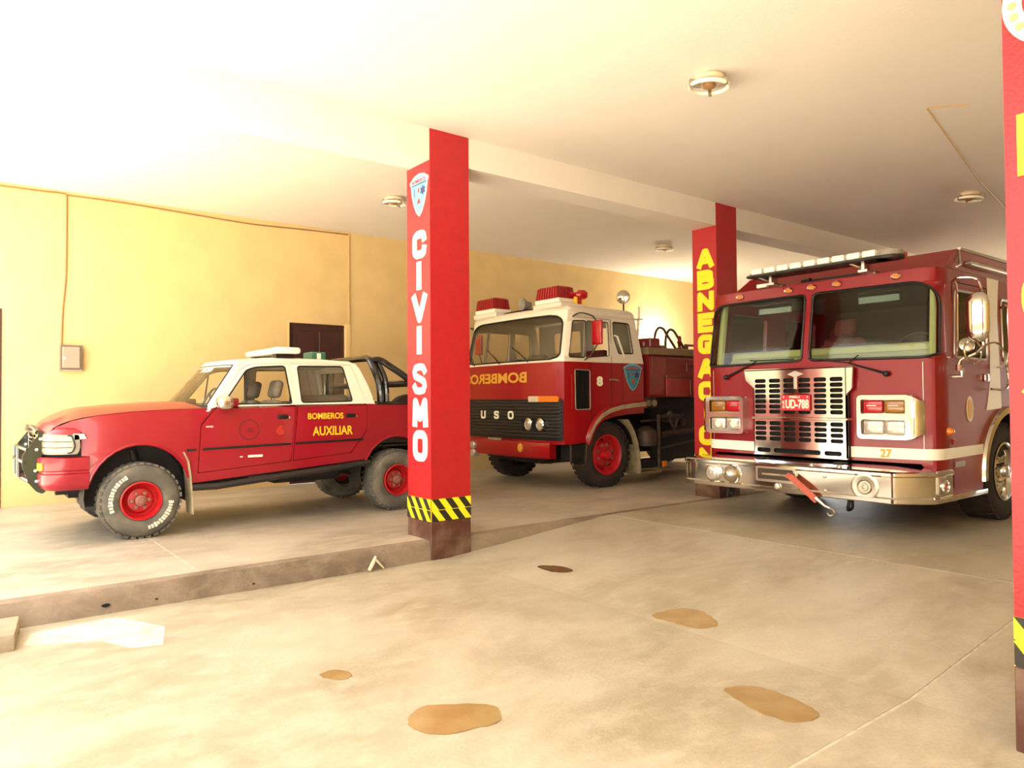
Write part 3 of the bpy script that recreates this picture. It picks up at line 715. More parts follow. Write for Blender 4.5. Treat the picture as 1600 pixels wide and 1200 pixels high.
    puddle([(1.76, 3.10), (1.90, 3.20), (2.02, 3.15), (2.19, 2.99), (2.11, 2.83), (1.98, 2.84), (1.83, 2.88), (1.76, 2.97)], 'puddle', 'big squarish ochre puddle, nearest to the camera')
    puddle([(3.96, 3.50), (4.14, 3.47), (4.25, 3.36), (4.22, 3.2), (4.11, 3.05), (3.98, 3.11), (3.95, 3.3)], 'puddle', 'elongated ochre puddle in the middle of the open floor')
    puddle([(3.26, 2.38), (3.40, 2.34), (3.45, 2.20), (3.42, 2.0), (3.35, 1.90), (3.20, 1.94), (3.17, 2.12)], 'puddle', 'oval ochre puddle toward the right foreground')
    puddle([(4.24, 5.10), (4.32, 5.04), (4.38, 4.90), (4.35, 4.74), (4.27, 4.76), (4.21, 4.90)], 'puddledark', 'small dark brown puddle in front of the lettered pillar')
    out = [(0.46, 5.86), (0.97, 5.91), (1.20, 5.45), (1.10, 5.05), (0.93, 5.12), (0.8, 5.4), (0.4, 5.6)]  # flat irregular patch, paler than the floor around it
    m = MB(); m.panel(out, (), mapZ(0.002), 0.002); single('floor_patch', m, 'patch_pale', 'irregular whitish patch on the floor below the kerb', 'stain', (0.8, 5.5, 0))
fittings()

# ------------------------------------------------------------------ pickup
def seatm(mb, x, y, z, w=0.46, back=0.55, head=True, dx=1):
    """seat cushion, back and headrest; the seat faces -X"""
    mb.box(x-0.42, x+0.08, y-w/2, y+w/2, z-0.10, z+0.08, 0.05, 3)
    R = Matrix.Translation(Vector((x+0.10, y, z)))@Matrix.Rotation(radians(14), 4, 'Y')
    mb.box(-0.07, 0.07, -w/2, w/2, 0.0, back, 0.06, 3, mx=R)
    if head:
        mb.box(-0.05, 0.05, -0.13, 0.13, back+0.03, back+0.24, 0.045, 3, mx=R)
        mb.tube([R@Vector((0, -0.05, back-0.02)), R@Vector((0, -0.05, back+0.06))], 0.008, 6); mb.tube([R@Vector((0, 0.05, back-0.02)), R@Vector((0, 0.05, back+0.06))], 0.008, 6)
def steering(mb, c, r, tilt=60):
    R = Matrix.Translation(Vector(c))@Matrix.Rotation(radians(-tilt), 4, 'Y')
    mb.tube([R@Vector((r*cos(a*pi/12), r*sin(a*pi/12), 0)) for a in range(24)], 0.015, 6, closed=True)
    mb.tube([R@Vector((-r, 0, 0)), R@Vector((0, 0, -0.03)), R@Vector((r*0.7, r*0.7, 0))], 0.012, 5); mb.tube([R@Vector((0, 0, -0.03)), R@Vector((r*0.7, -r*0.7, 0))], 0.012, 5)
    mb.tube([R@Vector((0, 0, -0.03)), R@Vector((0, 0, -0.4))], 0.025, 6)
def pickup():
    YC, HW, Z = 8.845, 0.845, ZR
    t = thing('pickup_truck', (2.9, YC, Z), 'red and white double-cab pickup truck with black roll bar parked on the raised floor', 'pickup truck')
    BELT = 1.50
    def inset(x, z):
        i = 0.015*((z-1.08)/0.4)**2 if z < BELT else 0.015+(z-BELT)*0.27+0.10*max(0, (z-1.90)/0.12)**2*0.3
        if x < 1.25: i += 0.20*((1.25-x)/0.55)**2.2
        if x > 5.0: i += 0.05*((x-5.0)/0.3)**2
        return i
    def side(s): return lambda u, v, d: Vector((u, YC+s*(HW-inset(u, v)-d), v))
    # outlines in (x, z)
    fa = arc(1.535, 0.63, 0.47, 0.50, 200, -8, 18)       # front arch from front to back
    ra = arc(4.41, 0.66, 0.45, 0.45, 190, -10, 16)
    lower = [(0.80, 1.02), (0.83, 0.74), (1.06, 0.73)]+[p for p in fa if p[1] > 0.70]+[(2.02, 0.70), (3.98, 0.84)]+[p for p in ra if p[1] > 0.78]+[(4.9, 0.90), (5.28, 0.90), (5.28, 1.49), (4.12, 1.505)]
    top_f = [(2.19, 1.475), (1.75, 1.465), (1.42, 1.445), (1.15, 1.415), (0.95, 1.37), (0.82, 1.31), (0.78, 1.25)]
    # door openings (front and rear), lower part red, window frame part white
    fdoor = [(2.07, 0.80), (3.07, 0.87), (3.13, 1.486), (2.24, 1.472), (2.10, 1.30)]
    rdoor = [(3.085, 0.872), (3.80, 0.925), (4.00, 1.18), (4.015, 1.4985), (3.145, 1.486)]
    for s, nm in ((-1, 'body_side'), (1, 'body_side')):
        f = side(s)
        mb = MB(); mb.panel(lower+top_f, [fdoor[::-1], rdoor[::-1]], f, 0.02, du=0.22, dv=0.12)
        bs = mb.build(nm, 'pred', t, smooth=30)
        # wheel lips
        for ar in (fa, ra):
            m = MB(); m.tube([f(x, z, 0.005) for x, z in ar if z > 0.70], 0.016, 6); m.build('wheel_arch_lip', 'pred', bs)
        # doors
        def shrink(P, k=0.006):
            cx = sum(p[0] for p in P)/len(P); cy2 = sum(p[1] for p in P)/len(P)
            return [(x-(k if x > cx else -k), y-(k if y > cy2 else -k)) for x, y in P]
        wf = rpoly([(2.33, 1.515), (2.60, 1.885), (2.70, 1.925), (3.045, 1.945), (3.085, 1.515)], [0.015, 0.03, 0.08, 0.035, 0.02], 3)
        wr_ = rpoly([(3.20, 1.525), (3.19, 1.945), (3.75, 1.955), (3.83, 1.535)], 0.035, 3)
        for nm2, P, up, win, hx in (('front_door', fdoor, [(2.25, 1.482), (3.125, 1.50), (3.09, 1.975), (2.66, 1.96), (2.54, 1.90)], wf, (2.91, 3.03)),
                                    ('rear_door', rdoor, [(3.145, 1.50), (4.01, 1.505), (3.86, 1.975), (3.12, 1.975)], wr_, (3.73, 3.85))):
            m = MB(); m.panel(rpoly(shrink(P), 0.02, 2), (), lambda u, v, d: f(u, v, d-0.004), 0.02, du=0.2, dv=0.1); dr = m.build(nm2, 'pred', t, smooth=30)
            m = MB(); m.panel(shrink(up, 0.004), [win[::-1]], lambda u, v, d: f(u, v, d-0.004), 0.03, du=0.15, dv=0.07); m.build('window_frame', 'white', dr, smooth=30)
            n = len(win); m = MB(); m.tube([f(x, z, 0.002) for x, z in win], 0.010, 6, closed=True); m.build('window_seal', 'black', dr)
            if not (nm2 == 'front_door'):
                m = MB(); m.panel(win, (), lambda u, v, d: f(u, v, d+0.012), 0, dv=0.1); m.build('window_glass', 'glass_dust', dr)
            else:
                qw = [(2.34, 1.52), (2.585, 1.865), (2.57, 1.52)]
                m = MB(); m.panel(qw, (), lambda u, v, d: f(u, v, d+0.012), 0); m.build('window_glass', 'glass_clear', dr)
                m = MB(); m.tube([f(2.575, 1.515, 0.01), f(2.60, 1.89, 0.01)], 0.010, 6); m.build('quarter_window_bar', 'black', dr)
            m = MB(); m.box(hx[0], hx[1], YC+s*(HW+0.005)-0.012, YC+s*(HW+0.005)+0.012, 1.345, 1.395, 0.014, 2)
            h = m.build('door_handle', 'black', dr)
            m = MB(); m.lathe((hx[1]+0.018, YC+s*HW, 1.362), (0, s, 0), [(0.013, 0), (0.012, 0.008), (0, 0.009)], 10); m.build('keyhole', 'chrome', dr)
            # belt moulding and reflective strip
            zb = lambda x: 1.045+(x-2.0)*0.0195
            a, b = (2.115, 3.055) if nm2 == 'front_door' else (3.115, 3.95)
            m = MB(); m.panel([(a, zb(a)-0.012), (b, zb(b)-0.012), (b, zb(b)+0.012), (a, zb(a)+0.012)], (), lambda u, v, d: f(u, v, d-0.016), 0.014, du=0.2); m.build('side_moulding', 'black', dr)
        zb = lambda x: 1.045+(x-2.0)*0.0195
        m = MB(); m.panel([(1.96, zb(1.96)-0.012), (2.055, zb(2.06)-0.012), (2.055, zb(2.06)+0.012), (1.96, zb(1.96)+0.012)], (), lambda u, v, d: f(u, v, d-0.012), 0.012); m.build('side_moulding', 'black', bs)
        # cab upper: pillars and roof rail around the doors
        cabup = [(2.17, 1.47), (2.25, 1.482), (2.54, 1.90), (2.66, 1.96), (3.09, 1.975), (3.86, 1.975), (4.01, 1.505), (4.12, 1.505), (4.06, 1.72), (3.97, 1.93), (3.93, 1.985), (3.85, 2.02), (3.4, 2.03), (2.9, 2.025), (2.62, 2.005), (2.52, 1.96)]
        m = MB(); m.panel(cabup, (), f, 0.03, du=0.2, dv=0.07)
        m.panel([(3.09, 1.975), (3.125, 1.50), (3.145, 1.50), (3.12, 1.975)], (), lambda u, v, d: f(u, v, d+0.004), 0.02, dv=0.1)
        m.build('cab_pillars', 'white', t, smooth=30)
    fn = side(-1)
    m = MB(); text(m, 'BOMBEROS', 3.265, 1.335, 3.70, 1.405, fn, 0.002, 0.018, out=0.006); text(m, 'AUXILIAR', 3.32, 1.145, 3.815, 1.25, fn, 0.002, 0.018, out=0.006)
    m.build('door_lettering', 'yellowtext', t)
    m = MB(); text(m, '6', 2.895, 1.17, 2.985, 1.28, fn, 0.002, 0.05, out=0.005); m.build('faded_number', 'fadednum', t)
    m = MB(); m.panel(circ(2.60, 1.235, 0.115, 24), [circ(2.60, 1.235, 0.095, 24)[::-1]], lambda u, v, d: fn(u, v, d-0.006), 0.001)
    m.panel(rpoly([(2.565, 1.21), (2.64, 1.20), (2.66, 1.23), (2.59, 1.27)], 0.02), (), lambda u, v, d: fn(u, v, d-0.006), 0.001); m.build('faded_crest', 'faded', t)
    m = MB(); m.panel(rrect(2.585, 0.937, 2.745, 0.962, 0.008), (), lambda u, v, d: fn(u, v, d-0.008), 0.003); m.panel(rrect(2.50, 0.943, 2.53, 0.953, 0.004), (), lambda u, v, d: fn(u, v, d-0.008), 0.003); m.build('reflective_strip', 'stripe', t)
    m = MB(); text(m, '4WD', 2.15, 1.272, 2.225, 1.29, fn, 0.002, 0.02); m.build('fender_badge', 'stripe', t)
    # inner shell that closes the gaps
    m = MB(); m.box(2.0, 4.1, YC-HW+0.06, YC+HW-0.06, 0.80, 0.86); m.box(2.05, 2.12, YC-HW+0.05, YC+HW-0.05, 0.8, 1.44); m.box(4.04, 4.08, YC-HW+0.06, YC+HW-0.06, 0.8, 1.50)
    for s in (-1, 1):
        m.add([side(s)(x, z, 0.045) for x, z in ((2.1, 0.8), (4.02, 0.86), (4.02, 1.47), (2.2, 1.44))], [[0, 1, 2, 3]])
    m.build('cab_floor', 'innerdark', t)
    # roof
    RX = [(2.50, 1.955), (2.58, 1.990), (2.72, 2.018), (3.0, 2.038), (3.3, 2.043), (3.6, 2.038), (3.82, 2.022), (3.92, 1.99), (3.97, 1.94)]
    secs = []
    for x, z in RX:
        hw = HW-inset(x, 1.97)+0.0; row = []
        for k in range(17):
            tt = -1+2*k/16; row.append(Vector((x+0.10*(tt*tt)*(1 if x < 2.8 else 0)*(3.0-x)/0.5*0.6, YC+tt*hw, z+0.035-0.055*abs(tt)**4-0.01*tt*tt-0.01)))
        secs.append(row)
    m = MB(); m.loft(secs, closed=False); m.build('roof', 'white', t, smooth=60)
    # hood
    def hz(x):
        P = [(0.76, 1.25), (0.80, 1.305), (0.88, 1.355), (1.0, 1.392), (1.15, 1.42), (1.42, 1.45), (1.75, 1.468), (2.05, 1.475), (2.2, 1.477)]
        for a, b in zip(P[:-1], P[1:]):
            if x <= b[0]: k = (x-a[0])/(b[0]-a[0]); return a[1]+(b[1]-a[1])*max(0, k)
        return P[-1][1]
    secs = []
    for i in range(22):
        x = 0.76+(2.12-0.76)*(i/21)**1.1; hw = HW-inset(x, 1.42)+0.002; row = []
        for k in range(25):
            tt = -1+2*k/24; cr = 0.075*(1-abs(tt)**3.5)*min(1, (x-0.7)/0.35)
            rid = 0.008*math.exp(-((abs(tt)-0.62)/0.06)**2)
            xx = x-0.05*(1-tt*tt)*(1 if x < 1.2 else max(0, 1-(x-1.2)/0.6))-0.16*(1-tt*tt)*max(0, (x-1.6)/0.5)
            row.append(Vector((xx, YC+tt*hw, hz(x)+cr+rid)))
        secs.append(row)
    m = MB(); m.loft(secs, closed=False); m.build('hood', 'pred', t, smooth=60)
    # cowl and windshield
    def ws(u, v, d):       # u -1..1, v 0..1
        zb, zt = 1.50, 1.975
        x = (2.165+(2.515-2.165)*v)-0.20*(1-u*u)*(1-v*0.45)
        hw = (HW-inset(2.3, 1.50)-0.02)*(1-v)+(HW-inset(2.5, 1.965)-0.02)*v
        return Vector((x+d, YC+u*hw, zb+(zt-zb)*v-0.03*(abs(u)**3)*(1-v)))
    m = MB(); m.panel(rpoly([(-0.96, 0.05), (0.96, 0.05), (0.955, 0.93), (-0.955, 0.93)], 0.03), (), ws, 0.0, du=0.12, dv=0.2); m.build('windshield', 'glass_clear', t)
    m = MB(); P = rpoly([(-0.965, 0.04), (0.965, 0.04), (0.96, 0.94), (-0.96, 0.94)], 0.03)
    q = []
    for a, b in zip(P, P[1:]+P[:1]):
        for k in range(6): q.append(ws(a[0]+(b[0]-a[0])*k/6, a[1]+(b[1]-a[1])*k/6, 0))
    m.tube(q, 0.010, 6, closed=True); m.build('windshield_seal', 'black', t)
    m = MB(); m.panel([(-1.02, 0.90), (1.02, 0.90), (1.02, 1.06), (-1.02, 1.06)], (), lambda u, v, d: ws(u, v, d-0.004), 0.01, du=0.12); m.panel([(0.955, -0.05), (1.04, -0.05), (1.04, 1.0), (0.95, 1.0)], (), ws, 0.02, dv=0.2); m.panel([(-1.04, -0.05), (-0.955, -0.05), (-0.95, 1.0), (-1.04, 1.0)], (), ws, 0.02, dv=0.2); m.build('windshield_frame', 'white', t)
    m = MB(); m.loft([[ws(u, -0.13, 0)+Vector((-0.05, 0, 0.0)), ws(u, 0.06, 0)+Vector((0.0, 0, 0.004)), ws(u, 0.0, 0.12)+Vector((0.0, 0, -0.03)), ws(u, -0.18, 0)] for u in [-1+k/10 for k in range(21)]]); m.build('cowl', 'black', t)
    m = MB(); text(m, 'RESCATE', 0.45, 0.80, 0.0, 0.90, lambda u, v, d: ws(-u, v, d), 0.002, 0.02); o = m.build('windshield_lettering', 'stripe', t)
    m = MB()
    for u0 in (-0.62, 0.12): m.tube([ws(u0, 0.0, -0.02), ws(u0+0.1, 0.06, -0.02), ws(u0+0.55, 0.10, -0.015)], 0.007, 5)
    m.build('wiper', 'black', t)
    m = MB(); m.box(2.2, 2.42, YC-0.72, YC+0.72, 1.32, 1.50, 0.05, 3); m.build('dashboard', 'dashdark', t)
    m = MB(); steering(m, (2.50, YC+0.36, 1.53), 0.19, 65); m.build('steering_wheel', 'black', t)
    for y in (YC-0.37, YC+0.37):
        m = MB(); seatm(m, 2.80, y, 1.05, 0.50, 0.52); m.build('front_seat', 'seat', t)
    m = MB(); m.box(3.30, 3.75, YC-0.66, YC+0.66, 1.0, 1.13, 0.05, 3); m.box(3.72, 3.86, YC-0.66, YC+0.66, 1.08, 1.62, 0.05, 3); m.build('rear_seat', 'seat', t)
    m = MB(); m.box(4.03, 4.06, YC-0.64, YC+0.64, 1.50, 1.60); m.box(3.955, 3.985, YC-0.6, YC+0.6, 1.90, 2.0); m.tube([(4.05, YC-0.62, 1.55), (3.97, YC-0.57, 1.95)], 0.04, 6); m.tube([(4.05, YC+0.62, 1.55), (3.97, YC+0.57, 1.95)], 0.04, 6); m.build('rear_window_frame', 'white', t)
    m = MB(); m.add([(4.05, YC-0.62, 1.58), (4.05, YC+0.62, 1.58), (3.97, YC+0.57, 1.93), (3.97, YC-0.57, 1.93)], [[0, 1, 2, 3]]); m.build('rear_window', 'glass_clear', t)
    # mirrors
    for s in (-1, 1):
        m = MB(); y = YC+s*(HW+0.09); m.box(2.23, 2.39, y-0.11, y+0.08, 1.455, 1.60, 0.05, 3); mm = m.build('side_mirror', 'chrome', t)
        m = MB(); m.box(2.35, 2.48, YC+s*(HW-0.0)-0.05, YC+s*(HW-0.0)+0.05, 1.49, 1.58, 0.02, 2); m.build('mirror_mount', 'pred', mm)
    # front: fascia, headlights, grille, bumper
    C = Cab(0.695, YC, HW-0.005, 0.20, bulge=0.055)
    uf = C.uf
    def hl(sg):
        m = MB(); P = [(sg*u, v) for u, v in ((uf-0.16, 1.055), (C.u(0.99), 1.055), (C.u(1.01), 1.12), (C.u(1.0), 1.24), (uf-0.16, 1.25))]
        if sg < 0: P = P[::-1]
        P = rpoly(P, 0.02, 2)
        m.panel(P, (), lambda u, v, d: C(u, v, d-0.012), 0.02, du=0.05); h = m.build('headlight', 'grey', t)
        m = MB(); x0, x1 = uf-0.145, C.u(0.94); P2 = [(sg*u, v) for u, v in ((x0, 1.075), (x1, 1.075), (x1+0.02, 1.13), (x1, 1.225), (x0, 1.23))]
        P2 = P2[::-1] if sg < 0 else P2
        m.panel(rpoly(P2, 0.02, 2), (), lambda u, v, d: C(u, v, d-0.02), 0.01, du=0.05); m.build('headlight_lens', 'lens', h)
        m = MB()
        for z in (1.12, 1.175): m.tube([C(sg*(x0+(x1-x0)*k/8), z, -0.022) for k in range(9)], 0.004, 4)
        m.tube([C(*(sg*u, v), -0.018) for u, v in rpoly([(x0, 1.07), (x1, 1.07), (x1+0.025, 1.13), (x1, 1.232), (x0, 1.235)], 0.02, 3)], 0.008, 6, closed=True); m.build('headlight_trim', 'black', h)
        m = MB(); P3 = [(sg*u, v) for u, v in ((C.u(0.955), 1.19), (C.u(1.06), 1.20), (C.u(1.04), 1.245), (C.u(0.95), 1.25))]; P3 = P3[::-1] if sg < 0 else P3
        m.panel(P3, (), lambda u, v, d: C(u, v, d-0.012), 0.02, du=0.04); m.build('corner_lamp', 'seal', h)
    hl(1); hl(-1)
    m = MB(); ug = uf-0.17
    m.panel(rrect(-ug, 1.05, ug, 1.26, 0.02), [rrect(-ug+0.03, 1.08, ug-0.03, 1.235, 0.01)[::-1]], lambda u, v, d: C(u, v, d-0.03), 0.03, du=0.1)
    for z in (1.118, 1.16, 1.20): m.panel([(-ug+0.03, z-0.006), (ug-0.03, z-0.006), (ug-0.03, z+0.006), (-ug+0.03, z+0.006)], (), lambda u, v, d: C(u, v, d-0.022), 0.02, du=0.1)
    for k in range(-3, 4): m.panel([(k*0.13-0.006, 1.08), (k*0.13+0.006, 1.08), (k*0.13+0.006, 1.235), (k*0.13-0.006, 1.235)], (), lambda u, v, d: C(u, v, d-0.025), 0.02)
    m.build('grille', 'chrome', t)
    m = MB(); m.panel([(-C.u(1.02), 1.03), (C.u(1.02), 1.03), (C.u(1.02), 1.26), (-C.u(1.02), 1.26)], (), lambda u, v, d: C(u, v, d+0.02), 0.01, du=0.06); m.build('grille_backing', 'hole', t)
    m = MB(); m.panel([(-C.u(1.02), 1.245), (C.u(1.02), 1.245), (C.u(0.98), 1.30), (-C.u(0.98), 1.30)], (), lambda u, v, d: C(u, v, d-0.004+max(0, v-1.245)*0.9), 0.01, du=0.06, dv=0.02)
    m.build('front_panel', 'pred', t, smooth=50)
    # bumper
    BC = Cab(0.635, YC, HW+0.005, 0.20, bulge=0.06)
    xb = 1.085
    prof = [(0.025, 1.03), (0.0, 1.02), (-0.004, 0.95), (0.0, 0.905), (0.014, 0.895), (0.014, 0.875), (0.0, 0.865), (0.004, 0.78), (0.03, 0.725), (0.06, 0.71), (0.10, 0.74), (0.10, 1.0)]
    secs = []; U = BC.u(xb); n = 44
    for i in range(n+1):
        u = -U+2*U*i/n
        secs.append([BC(u, z, d) for d, z in prof])
    m = MB(); m.loft(secs); bp = m.build('front_bumper', 'pred', t, smooth=40)
    for sg in (1, -1):
        m = MB(); P = rrect(BC.uf-0.02, 0.905, BC.uf+0.10, 0.975, 0.015); P = [(sg*u, v) for u, v in P]; P = P if sg > 0 else P[::-1]
        m.panel(P, (), lambda u, v, d: BC(u, v, d-0.012), 0.012, du=0.03); m.build('indicator_lamp', 'yellowtext', bp)
    # bull bar
    plate = [(0.76, 1.275), (0.64, 1.10), (0.61, 1.05), (0.605, 0.95), (0.66, 0.78), (0.72, 0.70), (0.77, 0.675), (0.80, 0.70), (0.765, 0.86), (0.76, 1.03), (0.785, 1.25)]
    plate = [(x-0.04, z) for x, z in plate]
    bb = MB(); 
    for y in (YC-0.60, YC+0.60): bb.panel(rpoly(plate, 0.015, 2), (), lambda u, v, d: Vector((u, y+d, v)), 0.03)
    b = bb.build('bull_bar', 'bull', t)
    m = MB()
    for y in (YC-0.60, YC+0.60):
        for x, z in ((0.60, 1.20), (0.57, 1.10), (0.56, 0.90), (0.57, 0.80)): m.lathe((x+0.11, y-0.001, z), (0, -1, 0), [(0.014, 0), (0.013, 0.008), (0, 0.010)], 8)
    m.build('plate_bolts', 'stripe', b)
    m = MB()
    for z, x, r in ((1.25, 0.69, 0.02), (1.10, 0.59, 0.018), (0.98, 0.575, 0.018), (0.80, 0.61, 0.022)):
        m.tube(spline([(x+0.02, YC-0.60, z), (x-0.01, YC-0.3, z+0.01), (x-0.02, YC, z+0.015), (x-0.01, YC+0.3, z+0.01), (x+0.02, YC+0.61, z)], 4), r, 8)
    m.tube(spline([(0.69, YC-0.55, 1.26), (0.68, YC-0.35, 1.30), (0.66, YC, 1.31), (0.68, YC+0.35, 1.30), (0.69, YC+0.55, 1.26)], 4), 0.022, 8)
    m.tube([(0.565, YC-0.2, 0.82), (0.56, YC-0.2, 1.11)], 0.016, 6); m.tube([(0.565, YC+0.2, 0.82), (0.56, YC+0.2, 1.11)], 0.016, 6); m.build('bull_bar_tubes', 'bull', b)
    m = MB(); m.box(0.66, 1.0, YC-0.5, YC-0.44, 0.78, 0.84); m.box(0.66, 1.0, YC+0.44, YC+0.5, 0.78, 0.84); m.build('bull_bar_bracket', 'under', b)
    # bed: inner box, rails
    m = MB()
    for s in (-1, 1):
        m.box(4.14, 5.26, *sorted((YC+s*(HW-0.08), YC+s*(HW-0.05))), 1.0, 1.495)
    m.box(4.14, 5.26, YC-HW+0.05, YC+HW-0.05, 0.98, 1.02); m.box(4.12, 4.15, YC-HW+0.04, YC+HW-0.04, 0.98, 1.49); m.build('bed_liner', 'black', t)
    m = MB(); m.box(5.25, 5.29, YC-HW+0.06, YC+HW-0.06, 0.92, 1.49, 0.008); m.build('tailgate', 'pred', t)
    m = MB()
    for s in (-1, 1): m.box(4.13, 5.27, *sorted((YC+s*(HW-0.10), YC+s*(HW-0.005))), 1.49, 1.515, 0.008)
    m.build('bed_rail', 'blackgloss', t)
    m = MB(); m.box(4.3, 5.28, YC-HW+0.1, YC+HW-0.1, 0.72, 0.9); m.build('bed_underside', 'under', t)
    # roll bar
    rb = MB()
    for s in (-1, 1):
        y0, y1 = YC+s*(HW-0.06), YC+s*(HW-0.20)
        rb.tube(spline([(4.22, y0, 1.51), (4.20, y0, 1.75), (4.17, y1, 2.0), (4.17, y1-s*0.08, 2.06), (4.17, y1-s*0.2, 2.075)], 5), 0.042, 10)
        rb.tube(spline([(4.30, y0, 1.51), (4.28, y0, 1.80), (4.26, y1, 2.0), (4.26, y1-s*0.08, 2.05)], 5), 0.036, 10)
        rb.tube(spline([(4.17, y1, 2.04), (4.28, y1, 2.05), (4.40, y0*0.5+y1*0.5, 1.965), (4.62, y0, 1.80), (4.90, y0, 1.54)], 5), 0.042, 10)
        rb.tube([(4.24, y0, 1.74), (4.66, y0, 1.755)], 0.040, 8)
        rb.box(4.16, 4.36, y0-0.04, y0+0.04, 1.505, 1.53, 0.004); rb.box(4.84, 5.0, y0-0.04, y0+0.04, 1.505, 1.53, 0.004)
    rb.tube([(4.17, YC-0.5, 2.075), (4.17, YC+0.5, 2.075)], 0.042, 10)
    rb.build('roll_bar', 'blackgloss', t)
    # rocker tube step, underbody, flaps
    m = MB(); m.tube([(2.02, YC-HW-0.0, 0.655), (2.25, YC-HW-0.03, 0.655), (4.02, YC-HW-0.03, 0.80)], 0.035, 8); m.tube([(2.02, YC+HW, 0.655), (4.02, YC+HW+0.03, 0.80)], 0.035, 8); m.box(2.6, 3.0, YC-HW-0.03, YC-HW+0.1, 0.71, 0.735); m.build('side_step', 'under', t)
    m = MB()
    for s in (-1, 1): m.box(0.85, 5.25, YC+s*0.42-0.05, YC+s*0.42+0.05, 0.64, 0.76)
    m.tube([(1.535, YC-0.66, 0.56), (1.535, YC+0.66, 0.56)], 0.045, 8); m.sph((1.535, YC+0.15, 0.56), 0.13); m.tube([(4.41, YC-0.66, 0.58), (4.41, YC+0.66, 0.58)], 0.05, 8); m.sph((4.41, YC, 0.58), 0.15)
    m.tube([(1.7, YC, 0.6), (4.3, YC, 0.62)], 0.035, 8); m.tube([(2.4, YC+0.3, 0.62), (4.0, YC+0.3, 0.68), (5.2, YC+0.3, 0.62)], 0.03, 8); m.box(3.0, 3.9, YC-0.4, YC+0.15, 0.58, 0.78, 0.05)
    for s in (-1, 1):
        for x in (1.535, 4.41): m.tube([(x+0.08, YC+s*0.55, 0.6), (x-0.02, YC+s*0.5, 1.05)], 0.035, 8)
        m.tube([(3.8, YC+s*0.5, 0.66), (4.41, YC+s*0.5, 0.54), (5.0, YC+s*0.5, 0.70)], 0.025, 6)
    m.build('chassis', 'under', t)
    m = MB()
    for s in (-1, 1):
        for cx, cz, r in ((1.535, 0.63, 0.49), (4.41, 0.66, 0.47)):
            pts = arc(cx, cz, r, r+0.02, 195, -15, 16)
            m.loft([[Vector((x, YC+s*(HW-0.05), z)), Vector((x, YC+s*0.45, z))] for x, z in pts], closed=False)
            m.add([Vector((x, YC+s*0.45, z)) for x, z in pts], [list(range(len(pts)))])
    m.build('wheel_well', 'under', t)
    for s in (-1, 1):
        m = MB(); P = [(1.93, 1.03, 0.02), (1.975, 0.93, 0.0), (1.995, 0.80, -0.02), (2.01, 0.6, -0.02), (2.02, 0.38, -0.01)]
        secs = []
        for x, z, o in P: secs.append([Vector((x-0.008, YC+s*(HW+0.02), z)), Vector((x+0.008, YC+s*(HW+0.02), z)), Vector((x+0.008, YC+s*(HW-0.22), z)), Vector((x-0.008, YC+s*(HW-0.22), z))])
        m.loft(secs); m.build('mud_flap', 'khaki', t)
    # wheels
    for s in (-1, 1):
        wheel(t, (1.535, YC+s*0.745, Z+0.375), 0.375, 0.25, s, 0.185, lugs=34, letters=(s < 0))
        wheel(t, (4.41, YC+s*0.745, Z+0.375), 0.375, 0.25, s, 0.185, lugs=34)
    # roof fittings
    m = MB(); m.box(3.00, 3.30, YC-0.56, YC+0.56, 2.10, 2.175, 0.03, 3); lb = m.build('light_bar', 'lampwhite', t)
    m = MB(); m.box(3.04, 3.26, YC-0.45, YC-0.33, 2.04, 2.10); m.box(3.04, 3.26, YC+0.33, YC+0.45, 2.04, 2.10); m.build('light_bar_feet', 'black', lb)
    m = MB(); m.box(3.60, 3.79, YC-0.14, YC+0.14, 2.045, 2.16, 0.012); h = m.build('roof_siren', 'siren', t)
    m = MB(); m.box(3.67, 3.72, YC-0.146, YC-0.138, 2.07, 2.14); m.build('siren_label', 'cream', h)
    return t
pickup()
world0()
m = MB()
m.lathe((4.86, 8.45, 1.36), (0, 1, 0), [(0.10, 0), (0.20, 0.0), (0.255, 0.03), (0.265, 0.10), (0.255, 0.17), (0.20, 0.2), (0.10, 0.2)], 28)
single('spare_tyre', m, 'rubber_dark', 'black spare tyre standing in the pickup bed behind the roll bar', 'tyre', (4.86, 8.45, 1.1))

